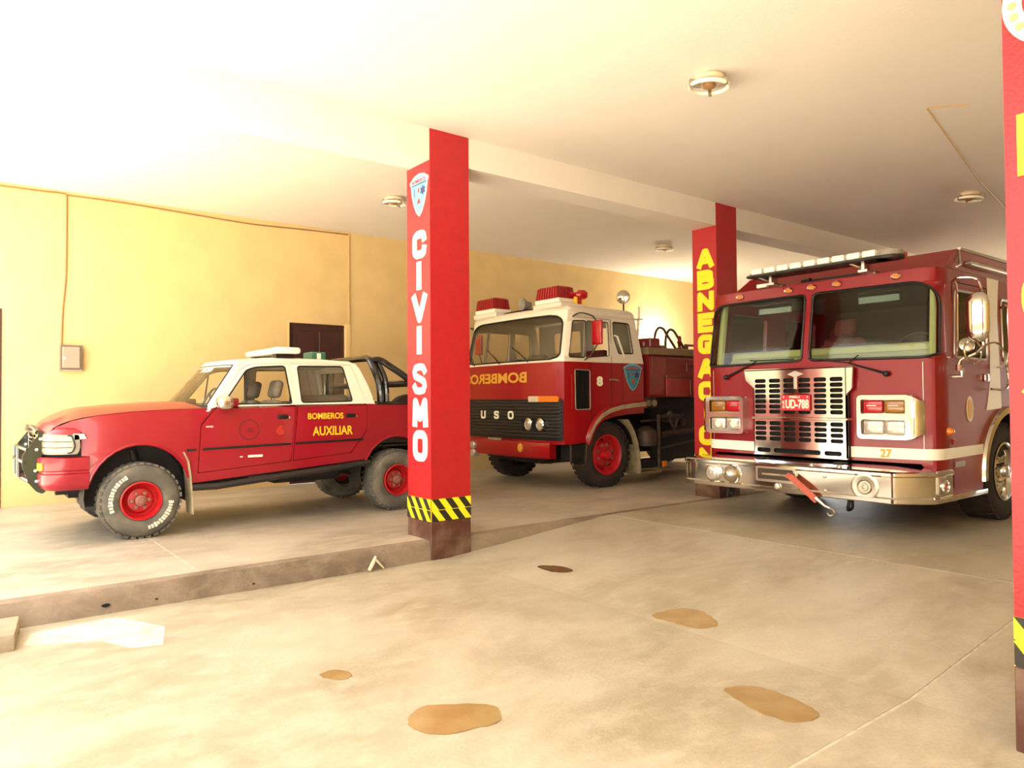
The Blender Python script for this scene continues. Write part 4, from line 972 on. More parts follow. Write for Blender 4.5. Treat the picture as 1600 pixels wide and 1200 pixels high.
# ------------------------------------------------------------------ large fire engine (right)
def engine():
    YC, HW, Z = 4.27, 1.32, ZR
    XF = 7.360; XB = 15.2
    t = thing('fire_engine', (10.5, YC, Z), 'large dark red fire engine with chrome grille and bumper facing the entrance', 'fire engine')
    C = Cab(XF, YC, HW, 0.15, bulge=0.0, rake=lambda v: 0.10*smoothstep((v-1.9)/0.9), tumble=lambda v: 0.02*smoothstep((v-1.9)/0.9))
    U = C.u(10.126)
    # cab skin
    wsl = lambda sg: [(sg*a, v) for a, v in ((0.045, 1.945), (1.22, 1.925), (C.uc-0.05, 1.96), (C.uc-0.05, 2.52), (1.17, 2.665), (0.045, 2.675))]
    def win(x0, x1, z0, z1): return lambda sg: [(sg*u, v) for u, v in ((C.u(x0), z0), (C.u(x1), z0), (C.u(x1), z1), (C.u(x0), z1))]
    w1 = win(7.772, 8.594, 1.93, 2.60); w2 = win(9.046, 9.817, 1.93, 2.60)
    rs = [0.06, 0.06, 0.03, 0.12, 0.10, 0.06]
    def hole(fn, sg, r, n=4):
        P = fn(sg); R = r
        P = rpoly(P, R, n)
        return P if sg < 0 else P[::-1]
    arch = [(C.u(9.201+0.74*cos(radians(a))), 0.72+0.66*sin(radians(a))) for a in range(172, 4, -8)]
    arch = [p for p in arch if p[1] > 0.60]
    right = [(C.u(8.419), 0.60)]+arch+[(C.u(9.982), 0.60), (U, 0.60)]
    bot = [(-u, v) for u, v in right[::-1]]+[(-C.uc-0.05, 0.60), (-C.uf, 0.90), (C.uf, 0.90), (C.uc+0.05, 0.60)]+right
    out = bot+[(U, 2.80), (-U, 2.80)]
    hs = [hole(wsl, 1, rs), hole(wsl, -1, rs), hole(w1, 1, 0.06), hole(w1, -1, 0.06), hole(w2, 1, 0.05), hole(w2, -1, 0.05)]
    m = MB(); m.panel(out, hs, C, 0.04, du=0.12, dv=0.14, cv=(2.52,)); body = m.build('cab_body', 'ered', t, smooth=35)
    for sg in (1, -1):
        P = rpoly(wsl(sg), rs, 4)
        m = MB(); m.panel(P if sg > 0 else P[::-1], (), lambda u, v, d: C(u, v, d+0.015), 0.0, du=0.07, dv=0.2); m.build('windshield', 'glass_green', t)
        q = []
        for a, b in zip(P, P[1:]+P[:1]):
            k = max(1, int(hypot(b[0]-a[0], b[1]-a[1])/0.06))
            q += [C(a[0]+(b[0]-a[0])*j/k, a[1]+(b[1]-a[1])*j/k, -0.002) for j in range(k)]
        m = MB(); m.tube(q, 0.014, 6, closed=True); m.build('windshield_seal', 'black', t)
        for wn_, nm in ((w1, 'door_window'), (w2, 'crew_window')):
            P = rpoly(wn_(sg), 0.06, 4); m = MB(); m.panel(P if sg > 0 else P[::-1], (), lambda u, v, d: C(u, v, d+0.015), 0.0); g = m.build(nm, 'glass_dark', t)
            m = MB(); m.tube([C(u, v, 0) for u, v in P], 0.014, 6, closed=True); m.build('window_seal', 'steel', g)
    # brow and roof
    m = MB(); C.roof(m, XB, 2.80, [(0.0, 0.0), (0.012, 0.012), (0.04, 0.02), (0.3, 0.025)]); m.build('cab_roof', 'ered', t, smooth=40)
    m = MB(); yl, yr = YC+1.08, YC-1.29
    P = [(7.62, 2.81), (7.96, 3.02), (9.25, 3.035), (XB, 3.035), (XB, 2.81)]
    m.loft([[Vector((x-(0.0), y, z)) for x, z in P] for y in (yr, yl)]); m.build('raised_roof', 'ered', t, smooth=0)
    for y, nm in ((yr-0.02, 1),):
        m = MB(); m.tube([(8.018, yr, 3.03), (9.458, yr-0.01, 3.03), (XB, yr-0.01, 3.03)], 0.016, 6); m.tube([(8.018, yr, 3.02), (7.936, yr-0.04, 2.86), (7.813, yr-0.05, 2.82)], 0.010, 6); m.box(8.121, XB, yr-0.075, yr-0.0, 2.87, 2.91, 0.01); m.build('roof_gutter', 'steel', t)
    # rear body box
    m = MB(); m.box(10.229, XB, YC-HW, YC+HW, 0.62, 2.97, 0.02); rbx = m.build('rear_body', 'ered', t)
    for k in range(5):
        x0 = 10.1+k*1.02
        for sg in (-1, 1):
            y = YC-sg*HW
            m = MB(); m.box(x0, x0+0.92, min(y, y-sg*0.015), max(y, y-sg*0.015), 1.0 if k in (2, 3) else 0.75, 2.7, 0.006); m.build('locker_shutter', 'steel', rbx)
    # white curved band, stripe, 27
    for sg in (1, -1):
        pts_l = [(8.666, 2.80), (8.671, 2.3), (8.676, 2.0), (8.656, 1.7), (8.594, 1.5), (8.543, 1.40)]; pts_r = [(8.962, 1.415), (8.947, 1.6), (8.941, 1.75), (8.921, 2.0), (8.921, 2.4), (9.003, 2.80)]
        P = [(sg*C.u(x), z) for x, z in pts_l+pts_r]; P = P[::-1] if sg < 0 else P
        m = MB(); m.panel(P, (), lambda u, v, d: C(u, v, d-0.004), 0.003, dv=0.1); m.build('white_band', 'stripe', t)
        P = [(sg*u, v) for u, v in ((0.375, 0.93), (C.u(8.424), 0.955), (C.u(8.440), 1.055), (0.375, 1.04))]; P = P[::-1] if sg < 0 else P
        m = MB(); m.panel(P, (), lambda u, v, d: C(u, v, d-0.005), 0.004, du=0.04); st = m.build('white_stripe', 'stripe', t)
        if sg > 0:
            m = MB(); text(m, '27', 0.79, 0.945, 0.90, 1.03, C, 0.002, 0.03, out=0.006); m.build('number', 'gold', st)
            m = MB(); m.panel(circ(C.u(8.121), 1.42, 0.085, 24, 0.13), (), lambda u, v, d: C(u, v, d-0.004), 0.003); e = m.build('door_crest', 'seal', t)
            m = MB(); m.panel(circ(C.u(8.121), 1.42, 0.06, 20, 0.095), (), lambda u, v, d: C(u, v, d-0.006), 0.003); m.panel(rpoly([(C.u(8.090), 1.32), (C.u(8.152), 1.32), (C.u(8.162), 1.5), (C.u(8.080), 1.5)], 0.02), (), lambda u, v, d: C(u, v, d-0.007), 0.003); m.build('crest_field', 'gold', e)
    # door seams and trims on the side
    for sg in (1, -1):
        m = MB()
        m.tube([C(sg*C.u(7.700), 0.66), C(sg*C.u(7.700), 2.68)], 0.005, 4); m.tube([C(sg*C.u(8.656), 1.45), C(sg*C.u(8.656), 2.68)], 0.005, 4); m.tube([C(sg*C.u(7.700), 2.68), C(sg*C.u(8.656), 2.68)], 0.005, 4); m.build('door_seam', 'hole', t)
        m = MB(); m.tube([C(sg*(C.uf+0.03), 0.95, -0.002), C(sg*(C.uf+0.03), 1.88, -0.002)], 0.004, 4); m.build('corner_seam', 'steel', t)
        m = MB()
        for z in (1.75,): m.box(8.471, 8.574, *sorted((YC-sg*(HW-0.0), YC-sg*(HW+0.03))), z-0.05, z+0.03, 0.01, 2)
        m.build('door_handle', 'chrome', t)
        m = MB(); p = C(sg*C.u(7.60), 1.21); m.lathe(p, (0, -sg, 0), [(0.04, 0), (0.038, 0.02), (0.02, 0.05), (0, 0.055)], 14); m.build('side_marker', 'amber', t)
        m = MB(); p = C(sg*C.u(7.710), 1.10); m.box(7.684, 7.736, *sorted((p.y, p.y-sg*0.012)), 1.08, 1.135, 0.005); m.build('side_reflector', 'redlens', t)
        # chrome arch and step trim
        m = MB(); secs = []
        for a in range(184, -6, -8):
            ca, sa = cos(radians(a)), sin(radians(a)); f = lambda k, z, d: C(sg*C.u(9.201+k*ca), 0.72+z*sa, d)
            secs.append([f(0.73, 0.65, -0.0), f(0.73, 0.65, -0.035), f(0.79, 0.71, -0.03), f(0.80, 0.72, 0.0)])
        m.loft(secs); m.build('chrome_wheel_arch', 'chrome', t, smooth=50)
        m = MB(); y = YC-sg*HW; m.box(7.360, 8.419, *sorted((y-sg*0.05, y+sg*0.15)), 0.55, 0.605, 0.012, 2); m.build('chrome_step', 'chrome', t)
        m = MB(); m.box(7.731, 7.967, *sorted((y, y-sg*0.01)), 0.86, 0.91, 0.003); m.build('side_label', 'steel', t)
    # front grille
    gx = XF-0.075; YG = YC-0.10; g = lambda u, v, d: Vector((gx+d, YG-u, v))
    G = rpoly([(-0.70, 0.905), (0.385, 0.905), (0.385, 1.58), (0.44, 1.63), (0.455, 1.86), (-0.82, 1.87), (-0.80, 1.74), (-0.70, 1.66)], 0.015, 2)
    G = [(u, v) for u, v in G]
    holes = []
    cols = [(-0.685+0.178*k, -0.685+0.178*k+0.140) for k in range(6)]
    rows = [1.735-0.0575*k for k in range(7)]+[1.262-0.0575*k for k in range(4)]
    for r in rows:
        for a, b in cols: holes.append(rrect(a+0.005, r-0.0225, b+0.005, r+0.0225, 0.020, 2)[::-1])
    for a, b in ((-0.66, -0.49), (-0.45, 0.10), (0.14, 0.33)): holes.append(rrect(a, 0.935, b, 0.985, 0.022, 2)[::-1])
    m = MB(); m.panel(G, holes, g, 0.03); gr = m.build('grille', 'chrome', t, smooth=30)
    m = MB(); m.box(XF-0.03, XF-0.005, YG-0.39, YG+0.71, 0.90, 1.80); m.build('grille_backing', 'hole', gr)
    m = MB(); m.box(gx, XF, YG-0.385, YG-0.375, 0.905, 1.86); m.box(gx, XF, YG+0.69, YG+0.70, 0.905, 1.66); m.box(gx, XF, YG-0.45, YG+0.82, 1.85, 1.862); m.box(gx-0.02, XF, YG-0.40, YG+0.72, 1.305, 1.333, 0.006)
    m.build('grille_frame', 'chrome', gr)
    m = MB(); m.panel([(-0.27, 1.80), (-0.18, 1.765), (-0.09, 1.80), (-0.18, 1.835)], (), lambda u, v, d: g(u, v, d-0.012), 0.012); m.panel([(-0.195, 1.64), (-0.165, 1.64), (-0.165, 1.78), (-0.195, 1.78)], (), lambda u, v, d: g(u, v, d-0.008), 0.01); m.build('grille_badge', 'steel', gr)
    m = MB(); m.panel(rrect(-0.335, 1.405, 0.0, 1.575, 0.012), (), lambda u, v, d: g(u, v, d-0.02), 0.006); pl = m.build('number_plate', 'plate', t)
    m = MB(); f = lambda u, v, d: g(u, v, d-0.0)
    text(m, 'UD-788', -0.285, 1.425, -0.015, 1.525, f, 0.002, 0.03, out=0.021); text(m, 'PERU', -0.24, 1.54, -0.12, 1.563, f, 0.002, 0.03, out=0.021); text(m, 'E', -0.322, 1.475, -0.300, 1.51, f, 0.002, 0.03, out=0.021); text(m, 'G', -0.322, 1.43, -0.300, 1.465, f, 0.002, 0.03, out=0.021)
    for u in (-0.31, -0.03): m.panel(circ(u, 1.552, 0.008, 8), (), lambda u, v, d: g(u, v, d-0.023), 0.002)
    m.build('plate_lettering', 'cream', pl)
    # headlight clusters
    YH = YC+0.065
    for sg in (1, -1):
        def blk(x0, x1, u0, u1, z0, z1, bev=0.01, mb=None, seg=2):
            mb.box(XF-x0, XF-x1, *sorted((YH-sg*u0, YH-sg*u1)), z0, z1, bev, seg)
        m = MB()
        P = rrect(0.665, 1.13, 1.185, 1.565, 0.05, 4); h1 = rrect(0.705, 1.375, 1.135, 1.525, 0.02, 3); h2 = rrect(0.705, 1.165, 1.135, 1.325, 0.035, 3)
        fx = lambda u, v, d: Vector((XF-0.095+d, YH-sg*u, v))
        m.panel(P, [h1[::-1], h2[::-1]], fx, 0.10)
        hl = m.build('headlight_bezel', 'chrome', t, smooth=40)
        m = MB(); secs = []
        for i in range(9):
            th = i/8; u = 1.175+0.115*sin(th*pi/2); x = XF-0.093+0.20*(1-cos(th*pi/2)); zt = 1.56-0.10*th; zb = 1.135+0.09*th
            secs.append([Vector((x, YH-sg*u, z)) for z in (zb, zb+(zt-zb)*0.25, (zb+zt)/2-0.01, (zb+zt)/2+0.01, zb+(zt-zb)*0.75, zt)])
            if i % 1 == 0: secs[-1] = [Vector((p.x+(0.012 if j in (2, 3) else 0), p.y, p.z)) for j, p in enumerate(secs[-1])]
        m.loft(secs, closed=False); m.build('wraparound_cover', 'chrome', hl, smooth=40)
        m = MB(); blk(0.0, 0.02, 0.67, 1.17, 1.14, 1.56, 0.0, m); m.build('bezel_backing', 'steel', hl)
        for (a, b), mt_, nm in (((0.715, 0.915), 'redlens', 'red_warning_lens'), ((0.925, 1.125), 'amberdark', 'amber_warning_lens')):
            m = MB(); blk(0.075, 0.02, a, b, 1.385, 1.515, 0.02, m, 3); le = m.build(nm, mt_, hl)
            m = MB(); blk(0.079, 0.07, a+0.04, b-0.06, 1.455, 1.465, 0.002, m, 1); m.build('lens_bulb', 'clear', le)
        for a, b in ((0.715, 0.915), (0.930, 1.125)):
            m = MB(); blk(0.07, 0.01, a, b, 1.175, 1.315, 0.02, m, 3); le = m.build('headlamp', 'clear', hl)
            m = MB(); c = (a+b)/2; m.lathe((XF-0.07, YH-sg*c, 1.245), (-1, 0, 0), [(0.045, 0.0), (0.04, 0.004), (0.015, 0.01), (0, 0.012)], 16); m.build('lamp_bulb', 'stripe', le)
    # cab markers
    for y in (5.16, 4.52, 4.24, 3.95, 3.33):
        m = MB(); c = C(YC-y, 2.745); m.lathe(c, (-1, 0, 0.1), [(0.045, -0.02), (0.042, 0.012), (0.025, 0.03), (0, 0.034)], 14)
        for v in m.v: v.z = 2.745+(v.z-2.745)*0.6
        o = m.build('cab_marker_lamp', 'amber', t)
        m = MB(); m.tube([c+Vector((-0.016, 0.045*cos(a*pi/8), 0.027*sin(a*pi/8))) for a in range(16)], 0.007, 5, closed=True); m.build('lamp_ring', 'chrome', o)
    # light bar
    x = 7.280
    m = MB(); m.box(x-0.13, x+0.13, 3.32, 4.86, 2.895, 2.925, 0.01); m.lathe((x, 3.32, 2.895), (0, 0, 1), [(0.13, 0), (0.13, 0.03), (0, 0.03)], 20); lb = m.build('light_bar', 'black', t)
    m = MB(); m.box(x-0.11, x+0.11, 3.32, 4.83, 2.925, 2.945, 0.005); m.lathe((x, 3.32, 2.925), (0, 0, 1), [(0.12, 0), (0.115, 0.05), (0.06, 0.06), (0, 0.06)], 20); m.build('light_bar_tray', 'grey', lb)
    for k in range(9):
        y = 3.41+k*0.157; m = MB(); m.box(x-0.12, x+0.10, y, y+0.132, 2.93, 2.992, 0.012, 2); m.build('lamp_module', 'lampwhite', lb)
    for y in (3.58, 4.62):
        m = MB(); m.box(x-0.02, x+0.10, y-0.015, y+0.015, 2.80, 2.90); m.box(x-0.03, x+0.25, y-0.05, y+0.05, 2.80, 2.83, 0.004); m.tube([(x-0.05, y+0.12, 2.90), (x+0.12, y-0.05, 2.80)], 0.012, 5); m.build('light_bar_bracket', 'steel', lb)
    m = MB(); m.box(7.659, 7.761, 3.75, 4.42, 2.83, 2.87, 0.01); m.tube([(7.648, 4.46, 2.85), (7.648, 4.36, 2.86)], 0.03, 8); m.build('air_horn', 'black', t)
    m = MB(); m.box(7.628, 7.669, 4.90, 5.04, 2.85, 2.895, 0.004); m.build('roof_sticker', 'stripe', t)
    # wipers
    for (a, b, c, d) in ((5.27, 1.79, 4.85, 1.965), (3.40, 1.775, 3.78, 1.895)):
        m = MB(); P0 = C(YC-a, b, -0.03); P1 = C(YC-c, d, -0.03); m.sph(P0, 0.03); m.tube([P0, P0+(P1-P0)*0.6, P1], [0.013, 0.010, 0.007], 6)
        s_ = -1 if a > c else 1
        m.tube([C(YC-c+0.1*s_, 1.975, -0.02), C(YC-c, d+0.005, -0.025), C(YC-c-s_*0.45, 1.968, -0.012)], 0.007, 5); m.build('wiper', 'black', t)
    # bumper
    prof = [(0.0, 0.55), (-0.012, 0.56), (-0.012, 0.595), (0.004, 0.61), (0.004, 0.795), (-0.012, 0.81), (-0.012, 0.835), (0.012, 0.85), (0.30, 0.885), (0.45, 0.885), (0.45, 0.55)]
    XB0 = 6.910
    plan = [(7.60, -1.355), (7.22, -1.355), (7.17, -1.33), (6.935, -1.135), (6.91, -1.09), (6.91, -0.5), (6.91, 0), (6.91, 0.5), (6.91, 1.10), (6.91, 1.22), (6.93, 1.29), (6.99, 1.325), (7.60, 1.335)]
    secs = []
    for i, (px, py) in enumerate(plan):
        a = Vector(plan[max(0, i-1)]); b = Vector(plan[min(len(plan)-1, i+1)]); tt = (b-a).normalized(); n_ = Vector((tt.y, -tt.x))
        row = []
        for d, z in prof:
            if d < 0.1:
                q = Vector((px, py))+n_*d*1.0
                row.append(Vector((q.x, YC+q.y, z)))
            else:
                k = min(1.0, d/0.45); qx = px+(7.60-px)*k; qy = py*(1-0.25*k) if px < 7.607 else py*(1-0.25*k)
                row.append(Vector((qx, YC+qy, z)))
        secs.append(row)
    m = MB(); m.loft(secs); bp = m.build('front_bumper', 'chrome', t, smooth=22)
    fb = lambda u, v, d: Vector((6.912+d, (YC-0.055)-u, v))
    m = MB(); fr = rrect(-0.38, 0.655, 0.085, 0.815, 0.02); m.panel(fr, [rrect(-0.355, 0.68, 0.06, 0.795, 0.02)[::-1]], lambda u, v, d: fb(u, v, d-0.018), 0.016); m.build('tray_frame', 'steel', bp)
    m = MB(); m.panel(rrect(-0.355, 0.68, 0.06, 0.795, 0.015), (), lambda u, v, d: fb(u, v, d-0.006), 0.004); tr = m.build('tray_recess', 'under2', bp)
    m = MB(); m.tube([fb(-0.30, 0.735, -0.02), fb(0.0, 0.735, -0.02)], 0.012, 6); m.build('tray_bar', 'khaki', bp)
    # siren disc with rings
    c = (6.910, (YC-0.055)-0.79, 0.69)
    m = MB(); m.lathe(c, (-1, 0, 0), [(0.13, -0.01), (0.13, 0.006), (0.118, 0.01), (0.095, 0.006), (0.075, 0.004), (0.068, 0.012), (0.058, 0.004), (0.04, 0.004), (0.034, 0.016), (0.02, 0.016), (0.014, 0.006), (0, 0.006)], 32); m.build('siren_disc', 'steel', bp)
    c = (6.910, (YC-0.055)+0.94, 0.70)
    m = MB(); m.lathe(c, (-1, 0, 0), [(0.10, -0.02), (0.10, 0.02), (0.085, 0.03)], 24); lp = m.build('bumper_lamp', 'chrome', bp)
    m = MB(); m.sph((6.910-0.025, (YC-0.055)+0.94, 0.70), 0.082, (0.35, 1, 1), 18); m.build('lamp_lens', 'clear', lp)
    m = MB(); m.box(6.870, 6.920, (YC-0.055)+0.86, (YC-0.055)+1.03, 0.775, 0.80, 0.01); m.build('lamp_shade', 'clear', lp)
    m = MB(); c = (6.910, (YC-0.055)+0.685, 0.70)
    m.lathe(c, (-1, 0, 0), [(0.105, -0.02), (0.10, 0.02), (0.07, 0.07), (0.03, 0.10), (0, 0.105)], 22); m.build('bumper_siren', 'chrome', bp)
    for z in (0.635,):
        for u in (-0.08,): 
            m = MB(); m.lathe(fb(u-0.05, z-0.02, 0), (-1, 0, 0), [(0.035, 0), (0.03, 0.02), (0, 0.03)], 12); m.build('tow_bolt', 'clear', bp)
    m = MB()
    for u, v in ((0.39, 0.755), (0.39, 0.615)): m.lathe(fb(u, v, 0), (-1, 0, 0), [(0.016, -0.002), (0.014, 0.008), (0, 0.012)], 10)
    for u in (0.21, 0.50): m.lathe((6.990, (YC-0.055)-u, 0.855), (0, 0, 1), [(0.028, -0.01), (0.026, 0.012), (0, 0.02)], 10)
    m.build('bumper_bolts', 'steel', bp)
    m = MB(); m.box(7.25, 7.42, YC-1.37, YC-1.345, 0.63, 0.80, 0.008); sm = m.build('side_lamp_plate', 'steel', bp)
    m = MB(); m.lathe((7.335, YC-1.37, 0.71), (0, -1, 0), [(0.062, 0), (0.062, 0.03), (0.05, 0.04), (0.045, 0.02)], 18); m.build('side_lamp_ring', 'chrome', sm)
    m = MB(); m.lathe((7.335, YC-1.37, 0.71), (0, -1, 0), [(0.045, 0.0), (0.043, 0.025), (0, 0.03)], 14); m.build('side_lamp_lens', 'redlens', sm)
    # strap hanging from the tray, with its hook
    m = MB(); P = [Vector((6.890, (YC-0.055)+0.02, 0.745)), Vector((6.850, (YC-0.055)-0.05, 0.735)), Vector((6.830, (YC-0.055)-0.20, 0.635)), Vector((6.840, (YC-0.055)-0.345, 0.515))]
    secs = []
    for p in P:
        n_ = Vector((0, -0.64, -0.76)).cross(Vector((1, 0, 0))).normalized()*0.033; secs.append([p+n_, p-n_, p-n_+Vector((0.012, 0, 0)), p+n_+Vector((0.012, 0, 0))])
    m.loft(secs); sp = m.build('tow_strap', 'strap', t, smooth=0)
    m = MB(); m.tube([(6.840, (YC-0.055)-0.33, 0.545), (6.850, (YC-0.055)-0.42, 0.475), (6.860, (YC-0.055)-0.47, 0.455)], [0.022, 0.014, 0.012], 7); m.tube(spline([(6.860, (YC-0.055)-0.46, 0.46), (6.860, (YC-0.055)-0.50, 0.44), (6.860, (YC-0.055)-0.505, 0.40), (6.860, (YC-0.055)-0.47, 0.385), (6.860, (YC-0.055)-0.445, 0.41)], 4), 0.012, 6); m.build('hook', 'steel', sp)
    for y in (YC+0.78, YC-0.62):
        m = MB(); m.tube(spline([(7.060, y, 0.56), (7.040, y, 0.49), (7.060, y+0.02, 0.43), (7.110, y, 0.45), (7.110, y, 0.56)], 4), 0.016, 6); m.build('tow_hook', 'under', t)
    # mirror with its curved arms, grab rail
    for sg in (1,):
        y = YC-sg*(HW+0.27); Y = lambda k: YC-sg*(HW+k)
        m = MB(); m.sph((7.610, y, 2.29), 1.0, (0.055, 0.10, 0.235), 16)
        for v in m.v:
            if v.x > 7.610: v.x = 7.610+(v.x-7.610)*0.1
            dz_ = (v.z-2.29)/0.235; s_ = max(abs(dz_), 1e-6)
            k = sqrt(max(0, 1-abs(dz_)**6))/max(1e-3, sqrt(max(1e-6, 1-dz_*dz_))); k = min(k, 1.9)
            v.y = y+(v.y-y)*k; v.x = 7.610+(v.x-7.610)*k
        mr = m.build('wing_mirror', 'chrome', t, smooth=60)
        m = MB()
        m.tube(spline([(7.710, Y(0.02), 2.66), (7.628, Y(0.10), 2.68), (7.648, Y(0.25), 2.65), (7.710, Y(0.27), 2.52)], 4), 0.013, 7)
        m.tube(spline([(7.710, y, 2.06), (7.710, Y(0.27), 2.02), (7.669, Y(0.22), 1.95), (7.628, Y(0.12), 1.90), (7.607, Y(0.10), 1.84)], 4), 0.015, 7)
        m.tube([(7.607, Y(0.10), 1.85), (7.607, Y(0.10), 1.79)], 0.03, 8); m.tube([(7.628, Y(0.0), 1.74), (7.628, Y(0.12), 1.74), (7.628, Y(0.12), 1.82)], 0.02, 7)
        m.build('mirror_arm', 'chrome', mr)
        m = MB(); m.tube(spline([(7.669+0.20*cos(a*pi/8), Y(0.20), 1.965+0.11*sin(a*pi/8)) for a in range(16)], 2, True), 0.010, 6, closed=True); m.build('mirror_hoop', 'chrome', mr)
        m = MB(); m.lathe((7.628, Y(0.16), 2.03), (-0.6, -sg*0.3, 0.2), [(0.07, 0), (0.065, 0.03), (0.02, 0.045), (0, 0.045)], 16); m.build('convex_mirror', 'steel', mr)
        m = MB(); m.tube(spline([(7.731, Y(0.0), 2.66), (7.725, Y(0.05), 2.62), (7.710, Y(0.055), 2.3), (7.700, Y(0.05), 1.97), (7.710, Y(0.0), 1.93)], 4), 0.011, 6); m.build('grab_rail', 'chrome', t)
        m = MB(); m.tube(spline([(8.995, Y(0.0), 2.50), (8.944, Y(0.08), 2.50), (8.933, Y(0.09), 2.3), (8.944, Y(0.09), 2.05), (8.964, Y(0.06), 1.9), (8.944, Y(0.08), 1.7), (8.820, Y(0.08), 1.62), (8.635, Y(0.02), 1.62)], 5), 0.013, 7); m.build('rear_grab_rail', 'chrome', t)
        m = MB(); m.tube(spline([(8.327, Y(0.05), 2.06), (8.584, Y(0.09), 2.10), (8.789, Y(0.1), 2.0), (8.841, Y(0.08), 1.88), (8.841, Y(0.0), 1.85)], 5), 0.011, 6); m.build('lower_grab_rail', 'chrome', t)
    # interior
    m = MB(); m.box(7.628, 8.070, YC-1.18, YC+1.18, 1.80, 2.02, 0.06, 3); m.box(7.440, 7.813, YC-1.2, YC+1.2, 1.7, 1.90, 0.04); m.build('dashboard', 'dash', t)
    m = MB()
    for sg in (1, -1): m.tube([C(sg*(C.uc+0.03), 1.95, 0.09), C(sg*(C.uc+0.03), 2.72, 0.09)], 0.045, 8)
    m.box(7.70, 7.95, YC-1.2, YC+1.2, 1.98, 2.10, 0.05, 3); m.build('pillar_lining', 'dash', t)
    m = MB(); m.box(8.327, 9.869, YC-0.45, YC+0.45, 1.2, 2.02, 0.10, 3); m.build('engine_tunnel', 'dash', t)
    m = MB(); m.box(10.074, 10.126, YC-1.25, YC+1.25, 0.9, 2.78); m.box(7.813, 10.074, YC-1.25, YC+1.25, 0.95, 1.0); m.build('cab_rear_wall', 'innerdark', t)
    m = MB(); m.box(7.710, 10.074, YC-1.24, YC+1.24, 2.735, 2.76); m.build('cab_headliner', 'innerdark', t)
    for x_, y in ((8.841, YC-0.80), (9.406, YC+0.85), (8.378, YC+0.22)):
        m = MB(); seatm(m, x_, y, 1.62, 0.5, 0.66); m.build('cab_seat', 'seatred', t)
    m = MB(); steering(m, (8.173, YC-0.78, 2.06), 0.22, 55); m.build('steering_wheel', 'black', t)
    for y in (YC-0.6, YC+0.62):
        m = MB(); m.box(7.761, 7.782, y-0.22, y+0.22, 2.54, 2.66, 0.008); m.build('sun_visor', 'glass_green', t)
    # running gear
    m = MB(); m.box(7.160, 15.0, YC-0.5, YC-0.4, 0.62, 0.88); m.box(7.160, 15.0, YC+0.4, YC+0.5, 0.62, 0.88); m.box(7.710, 10.177, YC-1.2, YC+1.2, 0.88, 0.96); m.tube([(9.201, YC-1.0, 0.68), (9.201, YC+1.0, 0.68)], 0.07, 8); m.tube([(13.0, YC-1.0, 0.72), (13.0, YC+1.0, 0.72)], 0.09, 8); m.sph((13.0, YC, 0.72), 0.25); m.box(8.430, 9.663, YC-0.35, YC+0.35, 0.55, 0.9, 0.08)
    for s in (-1, 1):
        a = arc(9.201, 0.72, 0.76, 0.68, 190, -10, 16); m.loft([[Vector((x, YC+s*(HW-0.05), z)), Vector((x, YC+s*0.8, z))] for x, z in a], closed=False); m.add([Vector((x, YC+s*0.8, z)) for x, z in a], [list(range(len(a)))])
    m.build('chassis', 'under', t)
    for s in (-1, 1):
        wheel(t, (9.201, YC+s*1.10, Z+0.53), 0.53, 0.32, s, 0.31, rim_mat='chrome', tyre_mat='rubber_dark', lugs=36, hub='truck')
        wheel(t, (13.0, YC+s*1.08, Z+0.53), 0.53, 0.34, s, 0.31, rim_mat='chrome', tyre_mat='rubber_dark', hub='truck')
engine()

